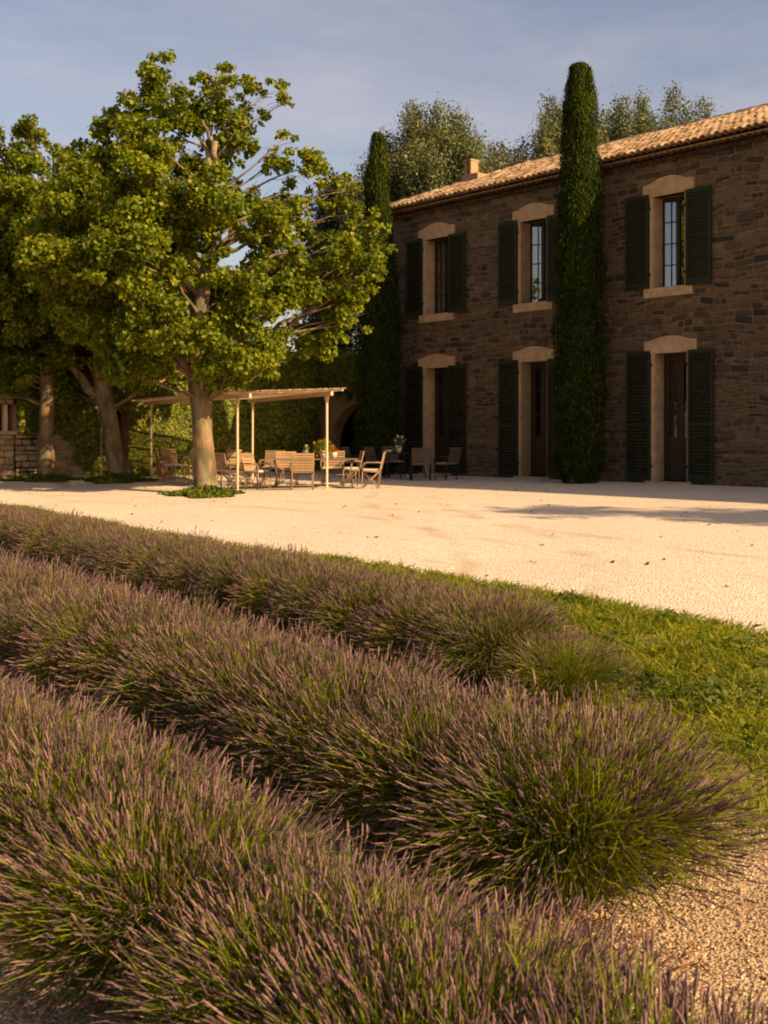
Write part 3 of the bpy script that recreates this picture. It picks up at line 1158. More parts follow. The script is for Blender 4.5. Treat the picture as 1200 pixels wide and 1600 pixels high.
S1 = 66.0
B1 = (-22.6, 14.4)
b1 = blobs_from(322, 762, S1, [
    (240, 105, 36, 0), (205, 165, 46, .3), (262, 160, 40, -.4), (318, 112, 32, .3), (312, 175, 50, 0), (372, 128, 30, -.2), (350, 190, 44, .6),
    (425, 143, 28, 0), (390, 160, 24, .2), (450, 150, 12, 0), (160, 205, 36, .2), (180, 260, 46, .5), (250, 235, 52, -.6), (310, 250, 46, .8), (385, 215, 30, .3),
    (120, 240, 38, .2), (150, 320, 56, -.8), (230, 320, 66, .9), (250, 330, 60, -1.5), (380, 290, 36, 1.0),
    (430, 240, 28, .1), (475, 255, 38, 0), (515, 290, 36, .4), (450, 300, 34, .7), (560, 325, 30, .1), (590, 350, 26, 0), (600, 385, 24, -.2),
    (430, 350, 50, -1.0), (510, 360, 40, .6), (550, 400, 44, -.5), (330, 340, 60, -1.2), (395, 390, 50, 1.1),
    (90, 340, 50, .5), (120, 400, 62, -.9), (190, 400, 66, .8), (240, 420, 60, -1.9), (330, 430, 50, 1.5), (390, 450, 48, -1.7), (460, 440, 52, -.7), (520, 460, 46, .4),
    (545, 500, 34, -.3), (480, 510, 44, .9), (410, 520, 52, -1.4), (330, 520, 48, -1.9), (250, 500, 56, -1.2), (180, 480, 58, .9), (120, 480, 56, -.3),
    (200, 550, 48, -.9), (270, 565, 34, -1.2), (360, 565, 42, -1.0), (420, 560, 34, -.8), (445, 545, 28, .2), (370, 580, 26, .4), (300, 460, 50, 1.9), (420, 420, 44, 2.2), (200, 350, 50, 2.2), (320, 300, 46, 1.8), (470, 335, 38, .2), (540, 285, 26, .2), (495, 415, 40, .5), (570, 360, 30, .4), (440, 205, 22, .1), (415, 330, 40, .9), (555, 450, 34, .3)])
trunk1 = [((0, 0, -.15), .40), ((-.01, 0, .12), .30), ((-.06, -.02, 1.0), .245), ((-.14, -.03, 1.9), .23), ((-.22, -.05, 2.6), .27), ((-.18, -.1, 3.6), .21), ((-.05, -.1, 4.6), .18), ((.1, 0, 5.6), .14), ((.2, .1, 6.8), .10), ((-.1, .1, 8.2), .06)]
# main limb fork seen bare in the upper crown
lf = RGT * .35 + FWD * -.9
main_tree = plane_tree((*B1, float(gz(*B1))), trunk1, b1, 'tall plane tree with sunlit trunk in a ring of ground cover, nearest the patio tables',
                       extra=[((.1, 0, 4.9), (lf.x, lf.y, 8.1), .12, .07), ((lf.x, lf.y, 7.7), (RGT * .05 + FWD * -.8).to_tuple()[:2] + (8.6,), .06, .03),
                              ((-.18, -.1, 2.6), (RGT.x * -.75, RGT.y * -.75, 3.3), .16, .10), ((-.1, -.1, 2.9), (RGT.x * 1.1, RGT.y * 1.1, 4.6), .16, .09)])

B2 = (-28.0, 15.0)
S2 = 56.0
b2 = blobs_from(185, 750, S2, [
    (60, 330, 60), (110, 300, 50), (150, 360, 60), (60, 420, 60), (100, 470, 62), (170, 440, 66), (230, 420, 60), (250, 500, 60), (150, 520, 62), (80, 540, 56),
    (200, 580, 46), (120, 590, 46), (60, 590, 40), (160, 300, 50), (210, 350, 56), (280, 480, 50), (290, 560, 40), (90, 250, 40), (240, 580, 34)], 1.8)
plane_tree((*B2, float(gz(*B2))), [((0, 0, -.15), .36), ((0, 0, .12), .28), ((-.1, -.12, 1.2), .24), ((-.22, -.28, 2.2), .24), ((-.3, -.4, 3.2), .2), ((-.3, -.4, 4.6), .16), ((-.2, -.3, 6.2), .10)], b2,
           'plane tree with left leaning shaded trunk, second from the left', extra=[((-.2, -.25, 2.1), (-.9, -1.0, 3.3), .17, .10)])

B3 = (-30.9 + 2.2, 13.0)
B3 = (-29.2, 13.45)
S3 = 57.0
b3 = blobs_from(75, 748, S3, [
    (45, 200, 30, 0), (20, 240, 36, .3), (75, 215, 24, .1), (60, 250, 40, 0), (-10, 200, 30, .2), (-50, 240, 46, 0), (-20, 300, 60, .5), (50, 310, 56, -.6), (90, 290, 34, .3), (-80, 330, 60, .5), (0, 380, 66, -.8),
    (60, 400, 56, .7), (-70, 430, 60, 0), (0, 460, 66, .8), (70, 480, 50, -.9), (-60, 520, 60, .3), (10, 540, 56, -1.0), (80, 560, 44, .2), (40, 590, 36, -.6), (-20, 600, 44, .4), (-90, 600, 46, -.3), (100, 400, 46, 1.0), (110, 340, 40, .4)], 1.8)
plane_tree((*B3, float(gz(*B3))), [((0, 0, -.15), .30), ((0, 0, .12), .24), ((0, .02, 1.4), .205), ((.02, .03, 2.6), .20), ((0, 0, 3.8), .17), ((0, 0, 5.2), .13), ((-.1, 0, 7), .08)], b3,
           'plane tree with slim upright dark trunk, leftmost of the terrace trees')

# more trees of the same avenue outside the frame: one to the right throws the shadow on the gravel
sh_b = []
for _ in range(26):
    a_, r_ = random.uniform(0, 2 * math.pi), random.uniform(0, 2.3)
    sh_b.append(((r_ * math.cos(a_), r_ * math.sin(a_), random.uniform(3.2, 7.6)), random.uniform(.5, .9)))
BR = (-1.0, 19.2)
plane_tree((*BR, float(gz(*BR))), [((0, 0, -.1), .3), ((0, 0, 1.2), .24), ((.05, 0, 2.6), .22), ((0, .1, 4.5), .15), ((0, 0, 6.5), .08)], sh_b,
           'plane tree in front of the house beyond the right edge, only its shadow in view', density=10, group='plane trees along the terrace')


def far_tree(x, y, h, w, label, leaf='far_leaf', size=(.08, .16), shoots=46, group='trees behind the house', base_z=0, low=.35, dens=1.0):
    """open crowned tree made of upright leafy shoots"""
    t_ = thing('olive_tree' if leaf == 'far_leaf' else 'garden_tree', (x, y, base_z - .3), label, 'tree', group)
    mb = MB()
    mb.tube([(0, 0, 0), (.1, 0, h * .2), (0, .1, h * .45), (0, 0, h * .7)], [.3, .24, .17, .06], 8)
    Ps, Ns, Al = [], [], []
    for k in range(shoots):
        a = random.uniform(0, 2 * math.pi)
        rr = math.sqrt(random.random())
        z0 = h * random.uniform(low * .6, .62)
        top_ = h * (1.0 - .24 * rr ** 1.7) * random.uniform(.82, 1.0)
        p0 = Vector((math.cos(a) * rr * w * .55, math.sin(a) * rr * w * .55, z0))
        p1 = Vector((math.cos(a) * rr * w * random.uniform(.7, 1.25), math.sin(a) * rr * w * random.uniform(.7, 1.25), max(top_, z0 + .8)))
        limb(mb, (0, 0, h * random.uniform(.15, .5)), p0, .07, .035, .06, 3, 5)
        pts = limb(mb, p0, p1, .035, .008, .06, 5, 4)
        L = (p1 - p0).length
        n = int(L * 360 * dens)
        tt = rng.uniform(0, 1, n) ** .85
        P = np.array(p0)[None] + (np.array(p1) - np.array(p0))[None] * tt[:, None]
        rad = (.62 * (1 - tt) + .42) * .9
        d = rng.normal(size=(n, 3))
        P = P + d * rad[:, None] * .55
        Ps.append(P)
        Ns.append(d * .6 + np.array([0, 0, .4]) + rng.normal(size=(n, 3)) * .5)
        Al.append(d * .6 + np.array(p1 - p0)[None] / L)
    for k in range(int(shoots * 1.0)):       # rounded side clumps that fill the crown between the shoots
        d0 = unit(rng.normal(size=3))
        c0 = np.array([d0[0] * w * .85, d0[1] * w * .85, h * (.60 + .28 * d0[2])])
        n = int(260 * dens)
        d = unit(rng.normal(size=(n, 3)))
        Ps.append(c0 + d * rng.uniform(.2, 1, n)[:, None] ** .5 * random.uniform(.5, .95))
        Ns.append(d + rng.normal(size=(n, 3)) * .5 + np.array([0, 0, .4]))
        Al.append(d + np.array([0, 0, .6]))
    mb.build('trunk', M['twig'], t_, True)
    P, N, A = np.concatenate(Ps), np.concatenate(Ns), np.concatenate(Al)
    V, F = leaf_cards(P, N, rng.uniform(*size, len(P)), LEAF4, .62, A)
    obj('crown', mesh('crown', V, F, M[leaf]), t_)
    return t_


far_tree(-33.3, 32.2, 15.4, 4.2, 'feathery grey green tree behind the roof, above the chimney', shoots=110)
far_tree(-32.2, 35.2, 14.4, 2.7, 'low rounded grey green tree behind the roof right of the chimney', shoots=60)
far_tree(-31.0, 37.2, 15.9, 3.2, 'grey green tree behind the roof immediately left of the large cypress top', shoots=64)
far_tree(-29.3, 38.6, 16.2, 3.3, 'thin tree behind the roof immediately right of the large cypress', shoots=46, dens=.9)
far_tree(-27.6, 40.6, 16.9, 3.9, 'rightmost feathery tree rising over the roof ridge', shoots=60)
far_tree(-38.5, 31.0, 14.0, 1.5, 'small dark tree against the sky left of the smaller cypress', 'dark_leaf', (.10, .18), 20, 'dark garden trees')
# lush trees behind the ivy wall
far_tree(-32.6, 19.6, 8.2, 2.3, 'bushy green tree behind the ivy wall left of the smaller cypress', 'plane_leaf', (.08, .15), 70, 'green trees behind the garden wall', low=.45, dens=1.5)
far_tree(-33.5, 15.5, 8.2, 2.6, 'bushy green tree behind the middle of the ivy wall', 'plane_leaf', (.08, .15), 60, 'green trees behind the garden wall', low=.4, dens=1.4)
far_tree(-34.5, 10.5, 8.8, 2.8, 'bushy green tree behind the stone outbuilding at far left', 'plane_leaf', (.08, .15), 60, 'green trees behind the garden wall', low=.4, dens=1.4)


opp = far_tree(-21, -25, 11.5, 4.0, 'tall tree across the field behind the camera, mirrored in the right upper window', 'plane_leaf', (.12, .22), 40, 'trees across the field', low=.2)
for q, (x_, y_, s_) in enumerate(((-64, -10, 1.15), (-53, -22, .72), (-38, -30, .62), (-30, -30, .55), (-8, -30, .8))):
    dup(opp, (x_, y_, -.8), q * 1.3, ('tallest', 'low broad', 'low round', 'low rightmost', 'low leftmost')[q] + ' tree across the field behind the camera', 'trees across the field', (s_ * 1.2, s_ * 1.2, s_))


def cypress(x, y, prof, label, n=26000, lean=0.0):
    """columnar cypress: dense upright sprays round a dark core; prof = (z, radius)"""
    g = float(gz(x, y))
    t_ = thing('cypress', (x, y, g), label, 'cypress', 'cypresses against the house front')
    zz_ = np.array([p[0] for p in prof])
    rr_ = np.array([p[1] for p in prof])
    mb = MB()
    mb.tube([(0, 0, -.1), (0, 0, .4), (0, 0, zz_[-1] * .6)], [.14, .12, .05], 8)
    mb.build('trunk', M['twig'], t_, True)
    cb = MB()
    cz = np.linspace(.25, zz_[-1] - .15, 40)
    cb.lathe([(max(.02, float(np.interp(z, zz_, rr_)) * .72 * min(1.0, .25 + z * .9)), z) for z in cz], 16)
    V = np.array(cb.v)
    V[:, :2] *= 1 + rng.normal(0, .04, (len(V), 1))
    core = obj('inner_twigs', mesh('inner_twigs', V, cb.f, M['cypress_core'], None, True), t_)
    # lumps: vertical sprays of different length
    m = 520
    la = rng.uniform(0, 2 * np.pi, m)
    lz = rng.uniform(-.1, zz_[-1] - .1, m)
    lz[:60] = rng.uniform(-.1, .3, 60)
    lh = rng.uniform(.5, 1.5, m)
    lw = rng.uniform(.12, .26, m)
    idx = rng.integers(0, m, n)
    u = rng.uniform(0, 1, n)
    Z = np.minimum(lz[idx] + u * lh[idx], zz_[-1] - rng.uniform(0, .12, n))
    tw = .35
    A = la[idx] + rng.normal(0, .5, n) * lw[idx] / .4 + tw * u
    bulge = np.sin(np.pi * np.clip(u, 0, 1)) * .5 + .5
    rb = np.interp(Z, zz_, rr_)
    amp = rng.uniform(-.10, .15, m)[idx] * (rb / .5)
    Rr = rb * (.84 + .13 * bulge * rng.uniform(.4, 1, n)) + amp * bulge
    Rr = np.maximum(Rr + rng.normal(0, .018, n), .01)
    P = np.stack([Rr * np.cos(A), Rr * np.sin(A), Z], 1)
    Nn = np.stack([np.cos(A), np.sin(A), np.full(n, .35)], 1) + rng.normal(size=(n, 3)) * .42
    Al = np.stack([np.cos(A) * .28, np.sin(A) * .28, np.ones(n)], 1)
    V, F = leaf_cards(P, Nn, rng.uniform(.06, .15, n), LEAF4, .17, Al * 3.0)
    obj('crown', mesh('crown', V, F, M['cypress']), t_)
    return t_


cypress(-18.02, 22.62, [(0, .42), (.5, .55), (3, .60), (5.5, .56), (7.2, .52), (8.2, .46), (9.3, .41), (10.0, .35), (10.45, .28), (10.6, .17)],
        'large columnar cypress with a sunlit top between the second and third windows', 90000)
cypress(-25.75, 22.55, [(0, .5), (.6, .66), (3, .68), (5.6, .58), (7.3, .44), (8.3, .37), (9.4, .31), (10.1, .22), (10.4, .12)],
        'smaller cypress at the far left corner of the house front', 80000)

# ------------------------------------------------------------------ shrub, ground cover, lavender, grass
osh = thing('oleander_bush', (-27.0, 10.0, float(gz(-27, 10))), 'dark oleander bush with pale pink blossom against the stone wall, at the left edge', 'bush')
n = 5000
d = unit(rng.normal(size=(n, 3)))
d[:, 2] = np.abs(d[:, 2])
P = d * rng.uniform(.5, 1, n)[:, None] * np.array([.7, 1.1, 1.3])
V, F = leaf_cards(P, d + rng.normal(size=(n, 3)) * .5, rng.uniform(.08, .16, n), LEAF4, .4)
obj('foliage', mesh('foliage', V, F, M['dark_leaf']), osh)
n = 700
d = unit(rng.normal(size=(n, 3)))
d[:, 2] = np.abs(d[:, 2])
P = d * np.array([.74, 1.14, 1.34])
V, F = leaf_cards(P, d + rng.normal(size=(n, 3)) * .3, rng.uniform(.05, .09, n))
obj('blossom', mesh('blossom', V, F, M['pink_flower']), osh, kind='stuff')


def cover(name, x, y, rx, ry, h, n, label):
    a = rng.uniform(0, 2 * np.pi, n)
    r = np.sqrt(rng.uniform(0, 1, n)) * (1 + .22 * np.sin(a * 3 + x) + .12 * np.sin(a * 7 + y))
    px_, py_ = r * np.cos(a) * rx, r * np.sin(a) * ry
    hh = h * np.clip(1.15 - r, .15, 1)
    P = np.stack([px_, py_, gz(x + px_, y + py_) - float(gz(x, y)) + rng.uniform(0, 1, n) * hh], 1)
    V, F = leaf_cards(P, rng.normal(size=(n, 3)) + np.array([0, 0, .9]), rng.uniform(.04, .085, n))
    o = obj(name, mesh(name, V, F, M['cover']), None, (x, y, float(gz(x, y))), kind='stuff')
    return tag(o, label, 'ground cover', 'ground cover round the tree trunks')


cover('ground_cover', B1[0] + .35, B1[1] - .25, 1.0, .85, .22, 5200, 'low green ground cover around the sunlit plane trunk by the patio')
cover('ground_cover', B2[0] + .2, B2[1] - .1, .9, .95, .25, 4200, 'dark ground cover around the left leaning plane trunk')
cover('ground_cover', B3[0] + .1, B3[1] - .1, .9, 1.0, .22, 3800, 'dark ground cover around the leftmost slim plane trunk')


def lavender_proto(i, seed, n=4500, heads=.72, fan=1.0):
    """stems fan out of a small crown and end in flower spikes; returns two meshes"""
    g = np.random.default_rng(seed)
    Rr, Hh = .56, .56
    ct = g.uniform(.02, 1, n) ** .85            # cos of the angle from vertical
    th = np.arccos(np.clip(ct, 0, 1))
    ph = g.uniform(0, 2 * np.pi, n)
    base = np.stack([np.cos(ph), np.sin(ph), np.zeros(n)], 1) * (g.uniform(0, .2, n) + .06 * th)[:, None]
    base[:, 2] = g.uniform(.02, .14, n)
    L = np.clip(g.normal(.96, .12, n), .6, 1.2)
    lump = 1 + .07 * np.sin(ph * 3 + seed) * np.sin(th * 3) + .05 * np.sin(ph * 5 + 2 * seed)
    out = np.sin(th) * Rr * lump * L
    tip = np.stack([np.cos(ph) * out, np.sin(ph) * out, .07 + np.cos(th) ** .75 * Hh * lump * L * .95], 1)
    sp = g.uniform(.038, .068, n) * (1 + .15 * (g.random(n) < .15))
    mid = base * .42 + tip * .58 + np.stack([np.zeros(n), np.zeros(n), .04 + .05 * np.sin(th)], 1) + g.normal(0, .026, (n, 3))
    pts = [base, base * .72 + mid * .28 + 0, mid, tip]
    # ribbon stems
    dirv = unit(tip - mid)
    side = unit(np.cross(dirv, g.normal(size=(n, 3))))
    wv_ = g.uniform(.0012, .0023, n)[:, None]
    rings = []
    for k, p in enumerate((base, mid, tip)):
        wk = wv_ * (1.5, 1.15, .8)[k]
        rings.append(np.stack([p - side * wk, p + side * wk], 1))
    V1 = np.stack(rings, 1).reshape(n, 6, 3)
    b = np.arange(n)[:, None] * 6
    F1 = np.concatenate([b + np.array([0, 1, 3, 2]), b + np.array([2, 3, 5, 4])])
    # a few pairs of narrow leaves low down
    nl = 1500
    lp = g.uniform(0, 2 * np.pi, nl)
    lt = np.arccos(g.uniform(0.05, 1, nl))
    lr = g.uniform(.25, .72, nl)
    Pl = np.stack([np.cos(lp) * np.sin(lt) * lr * Rr, np.sin(lp) * np.sin(lt) * lr * Rr, .04 + np.cos(lt) * lr * Hh * .9], 1)
    dl = unit(Pl - np.array([0, 0, -.1]) + g.normal(0, .12, (nl, 3)))
    sl = unit(np.cross(dl, g.normal(size=(nl, 3))))
    ll = g.uniform(.07, .14, nl)[:, None]
    Vl = np.stack([Pl, Pl + dl * ll * .5 + sl * .0035, Pl + dl * ll, Pl + dl * ll * .5 - sl * .0035], 1)
    Fl = n * 6 + (np.arange(nl)[:, None] * 4 + np.arange(4)[None])
    me1 = mesh('stems', np.concatenate([V1.reshape(-1, 3), Vl.reshape(-1, 3)]), np.concatenate([F1, Fl]), [M['lav_stem'], M['lav_leaf']], np.r_[np.zeros(2 * n), np.ones(nl)])
    # flower spikes: whorled spindles, 4 sides
    ax = unit(unit(tip - mid) + np.array([0, 0, .22]) + g.normal(0, .09, (n, 3)))
    s1 = unit(np.cross(ax, g.normal(size=(n, 3))))
    s2 = np.cross(ax, s1)
    prof = [(0.0, .35), (.16, .95), (.27, .55), (.42, 1.1), (.56, .62), (.72, .9), (1.0, .12)]
    rw = g.uniform(.0025, .0046, n)[:, None]
    rw = rw * np.where(g.random(n) < heads, 1.0, .25)[:, None]
    K = len(prof)
    rings = []
    for (u_, w_) in prof:
        c_ = tip + ax * sp[:, None] * u_
        rings.append(np.stack([c_ + s1 * rw * w_, c_ + s2 * rw * w_, c_ - s1 * rw * w_, c_ - s2 * rw * w_], 1))
    V2 = np.stack(rings, 1).reshape(-1, 3)
    b = np.arange(n)[:, None] * (4 * K)
    Fs = []
    for k in range(K - 1):
        for j in range(4):
            Fs.append(b + np.array([k * 4 + j, k * 4 + (j + 1) % 4, k * 4 + 4 + (j + 1) % 4, k * 4 + 4 + j]))
    me2 = mesh('flower_spikes', V2, np.concatenate(Fs), M['lav_flower'])
    return me1, me2


protos = [lavender_proto(i, 11 + i) for i in range(5)]
pale_proto = lavender_proto(9, 77, n=2300, heads=.42)


def lav(x, y, s, sz, label, group, i):
    me1, me2 = protos[i % len(protos)] if i >= 0 else pale_proto
    t_ = thing('lavender_bush', (x, y, float(gz(x, y)) - .01), label, 'lavender', group, rz=random.uniform(0, 6.28))
    t_.scale = (s, s, sz)
    obj('stems', me1, t_, kind='stuff')
    obj('flower_spikes', me2, t_, kind='stuff')
    return t_


ORD = 'first second third fourth fifth sixth seventh eighth ninth tenth eleventh twelfth thirteenth fourteenth fifteenth sixteenth seventeenth eighteenth nineteenth twentieth'.split() + ['%dth' % q for q in range(21, 60)]
k = 0
for row, (x0, x1, yf, s, sz, lab_end, lab, grp) in enumerate((
        (-1.25, -7.6, lambda x: 1.88 - .04 * (x + 1.5), .96, .92, 'lavender bush ending the nearest row, at the bottom right corner',
         '%s lavender bush from the right end of the nearest row', 'lavender bushes of the nearest row'),
        (-2.88, -12.5, lambda x: 3.52 - .075 * (x + 2.8), 1.06, 1.02, 'big rounded lavender bush ending the middle row beside bare pebbles',
         '%s lavender bush from the right end of the middle row', 'lavender bushes of the middle row'),
        (-4.75, -20.0, lambda x: 5.85 - .10 * (x + 5), 1.0, .9, 'pale thin lavender bush ending the back row beside the grass',
         '%s lavender bush from the right end of the back row, beside the grass', 'lavender bushes of the back row'))):
    x = x0
    first = True
    cnt = 0
    while x > x1:
        y = yf(x) + random.uniform(-.05, .05)
        ss = s * random.uniform(.95, 1.08)
        if row == 2 and first:
            lav(x, y, .80, .66, lab_end, grp, -1)
            cnt = 1
        elif row == 0 and cnt < 3:
            lav(x, y, 1.04, 1.0 - .03 * cnt, lab_end if first else lab % ORD[cnt], grp, k)
            cnt += 1
        elif row == 1 and first:
            lav(x, y, 1.14, 1.06, lab_end, grp, k)
            cnt = 1
        else:
            lav(x, y, ss, sz * random.uniform(.94, 1.06), lab_end if first else lab % ORD[cnt], grp, k)
        cnt += 1
        first = False
        x -= random.uniform(.62, .78) * s
        k += 1

# dry tuft at the foot of the middle row's last bush
n = 260
d = unit(rng.normal(size=(n, 3)) + np.array([0, 0, .6]))
P = rng.normal(0, .10, (n, 3)) * np.array([1.6, 1.3, .1])
P[:, 2] = .01
V, F = leaf_cards(P, np.cross(d, rng.normal(size=(n, 3))), rng.uniform(.06, .17, n), LEAF4, .06, d * 3)
o = obj('dry_tuft', mesh('dry_tuft', V, F, M['lav_dry']), None, (-2.45, 3.15, float(gz(-2.45, 3.15))), kind='stuff')
tag(o, 'rusty dry stems at the foot of the middle row end bush', 'dry grass')


def blades(n, X, Y, hmin, hmax, w, lift=.01, lean=.5):
    d = rng.normal(size=(n, 3)) * lean
    d[:, 2] = 1
    d = unit(d)
    h = rng.uniform(hmin, hmax, n)
    P = np.stack([X, Y, gz(X, Y) + lift], 1)
    side = unit(np.cross(d, rng.normal(size=(n, 3))))
    tip = P + d * h[:, None] + np.stack([d[:, 0], d[:, 1], -np.abs(d[:, 0])], 1) * h[:, None] * .35
    mid = P + d * h[:, None] * .55
    V = np.stack([P - side * w, P + side * w, mid + side * w * .8, tip, mid - side * w * .8], 1).reshape(-1, 3)
    F = np.arange(n)[:, None] * 5 + np.arange(5)[None]
    return V, F


def grass_patch(n, xr, dens_exp=1.0):
    X = xr[0] + (xr[1] - xr[0]) * rng.uniform(0, 1, n) ** dens_exp
    low = np.array([turf_low(x) for x in X])
    e = edge_y(X)
    u = rng.uniform(-.12, 1, n)
    Y = low + (e + .03 + .05 * rng.normal(size=n) - low) * u
    cl = np.sin(X * 5.1 + np.sin(Y * 3.3) * 2) * np.sin(Y * 6.3 + X) + .5 * np.sin(X * 13 + Y * 9)
    keepm = (cl + rng.normal(0, .6, n)) > -.5
    thin = (u < .28) & (rng.uniform(0, 1, n) < .62 - u)
    m = keepm & ~thin
    return X[m], Y[m]


Xa, Ya = grass_patch(90000, (-8.5, 1.5))
Xb, Yb = grass_patch(60000, (-26, -8.5))
V1, F1 = blades(len(Xa), Xa, Ya, .04, .12, .0034, lean=.7)
V2, F2 = blades(len(Xb), Xb, Yb, .05, .12, .006, lean=.75)
o = obj('grass', mesh('grass', np.concatenate([V1, V2]), np.concatenate([F1, F2 + len(V1)]), M['grass']), kind='stuff')
tag(o, 'rough sunlit grass verge between the back lavender row and the gravel', 'grass')
# broad leaved weeds in the grass
n = 2600
cx_ = rng.uniform(-7.5, 0, 46)
cy_ = np.array([rng.uniform(turf_low(x) + .2, edge_y(x) - .1) for x in cx_])
idx = rng.integers(0, 46, n)
X = cx_[idx] + rng.normal(0, .10, n)
Y = cy_[idx] + rng.normal(0, .10, n)
P = np.stack([X, Y, gz(X, Y) + rng.uniform(.02, .09, n)], 1)
V, F = leaf_cards(P, rng.normal(size=(n, 3)) * .6 + np.array([0, 0, 1]), rng.uniform(.03, .075, n), LEAF4, .55)
o = obj('weeds', mesh('weeds', V, F, M['cover']), kind='stuff')
tag(o, 'clumps of broad leaved weeds scattered in the grass verge', 'weeds')

# loose pebbles on the bare soil and along the courtyard edge
def pebbles(name, n, X, Y, size, label, mat):
    base = np.array([(1, 0, 0), (.5, .87, 0), (-.5, .87, 0), (-1, 0, 0), (-.5, -.87, 0), (.5, -.87, 0), (.35, .3, .75), (-.45, .2, .7), (.0, -.5, .72)])
    Fb = [(0, 1, 6), (1, 2, 7), (1, 7, 6), (2, 3, 7), (3, 4, 8), (3, 8, 7), (4, 5, 8), (5, 0, 6), (5, 6, 8), (6, 7, 8)]
    a = rng.uniform(0, 2 * np.pi, n)
    s = rng.uniform(*size, n) * rng.uniform(.6, 1.2, n)
    B = base[None] * (1 + rng.normal(0, .14, (n, 9, 1))) * np.stack([np.ones(n), rng.uniform(.6, 1, n), rng.uniform(.55, .95, n)], 1)[:, None]
    Xr = B[..., 0] * np.cos(a)[:, None] - B[..., 1] * np.sin(a)[:, None]
    Yr = B[..., 0] * np.sin(a)[:, None] + B[..., 1] * np.cos(a)[:, None]
    V = np.stack([Xr * s[:, None] + X[:, None], Yr * s[:, None] + Y[:, None], B[..., 2] * s[:, None] + gz(X, Y)[:, None] - .002], 2).reshape(-1, 3)
    F = (np.arange(n)[:, None, None] * 9 + np.array(Fb)[None]).reshape(-1, 3)
    o = obj(name, mesh(name, V, F, mat), kind='stuff')
    return tag(o, label, 'pebbles')


n = 60000
X = rng.uniform(-6.5, .6, n)
Y = rng.uniform(.9, 5.0, n)
m = (X > -3.6) | (np.abs(Y - 2.75) < .5)
X, Y = X[m], Y[m]
pebbles('soil_pebbles', len(X), X, Y, (.003, .0095), 'pale loose pebbles on the bare soil between and beyond the lavender rows', M['pebble'])
n = 26000
X = rng.uniform(-12, .5, n)
Y = edge_y(X) + np.abs(rng.normal(0, 1, n)) * 1.6 + rng.uniform(-.03, .05, n)
pebbles('courtyard_pebbles', n, X, Y, (.005, .012), 'pale loose gravel along the near edge of the courtyard', M['pebble'])

# fallen leaves blown over the gravel
n = 130
X = rng.uniform(-26, -3, n)
Y = rng.uniform(8.2, 23, n)
m = Y > edge_y(X) + .05
X, Y = X[m], Y[m]
V, F = leaf_cards(np.stack([X, Y, gz(X, Y) + .018], 1), np.tile([0, 0, 1.0], (len(X), 1)) + rng.normal(size=(len(X), 3)) * .3, rng.uniform(.035, .075, len(X)), LEAF6, .9)
o = obj('fallen_leaves', mesh('fallen_leaves', V, F, M['lav_dry']), kind='stuff')
tag(o, 'scattered dry brown leaves lying on the gravel courtyard', 'leaves')

# ------------------------------------------------------------------ pergola
PA = Vector((-22.25, 15.05, 0))
pe1 = Vector((-.958, .287, 0))
pe2 = Vector((.287, .958, 0))
perg = thing('pergola', (PA.x, PA.y, float(gz(PA.x, PA.y))), 'flat reed covered pergola on slim cream metal posts over the patio tables', 'pergola')
PO = Vector(perg.location)


def PG(name, mb, mat, **kw):
    return obj(name, mesh(name, [tuple(Vector(v) - PO) for v in mb.v], mb.f, mat), perg, **kw)


LN, WD = 6.1, 2.15
zA, zB = 2.10, 2.20


PB, PC, PD = Vector((-21.6, 17.25, 0)), Vector((-28.3, 16.2, 0)), Vector((-27.3, 19.0, 0))


def pp(u, w, z):
    u_, w_ = u / LN, w / WD
    p = PA * (1 - u_) * (1 - w_) + PC * u_ * (1 - w_) + PB * (1 - u_) * w_ + PD * u_ * w_
    return Vector((p.x, p.y, z))


for (u, w, zt) in ((0, 0, zA), (0, WD, zB), (LN, 0, zA), (LN, WD, zB)):
    b = pp(u, w, 0)
    g = float(gz(b.x, b.y))
    mb = MB().tube([(b.x, b.y, g - .02), (b.x, b.y, zt - .035)], .031, 10)
    mb.lathe([(.075, 0), (.075, .012)], 10, (b.x, b.y, g - .002))
    for sgn in (-1, 1):
        q = b + pe1 * .16 * sgn
        mb.tube([(b.x, b.y, zt - .24), (q.x, q.y, zt - .03)], .012, 5)
    PG('post', mb, M['cream_metal'])


def beam(p, q, w, h, mat, name):
    p, q = Vector(p), Vector(q)
    d = (q - p).normalized()
    s = d.cross(Vector((0, 0, 1))).normalized() * (w / 2)
    u = Vector((0, 0, h))
    V = [p - s, p + s, q + s, q - s, p - s + u, p + s + u, q + s + u, q - s + u]
    return PG(name, MB().add(V, [(3, 2, 1, 0), (4, 5, 6, 7), (0, 1, 5, 4), (1, 2, 6, 5), (2, 3, 7, 6), (3, 0, 4, 7)]), mat)


beam(pp(-.75, 0, zA - .03), pp(LN + .6, 0, zA - .03), .06, .10, M['beam'], 'beam')
beam(pp(-.35, WD, zB - .03), pp(LN + .4, WD, zB - .03), .06, .10, M['beam'], 'beam')
nr = 11
for k in range(nr):
    u = -.3 + (LN + .6) * k / (nr - 1)
    sl = (zB - zA) / WD
    beam(pp(u, -.35, zA + .072 - .35 * sl), pp(u, WD + .3, zB + .072 + .3 * sl), .045, .05, M['beam'], 'rafter')
mb = MB()     # reed matting: thin canes laid side by side over the rafters
k = 0
w = -.32
while w < WD + .3:
    z_ = zA + .135 + (w / WD) * (zB - zA)
    a_, b_ = pp(-.45 + random.uniform(-.08, .08), w, z_), pp(LN + .35 + random.uniform(-.08, .08), w, z_ + random.uniform(-.004, .004))
    mb.tube([a_, a_.lerp(b_, .5) + Vector((0, 0, -.01)), b_], .014, 4)
    w += .03
PG('reed_matting', mb, M['reed'], kind='stuff')

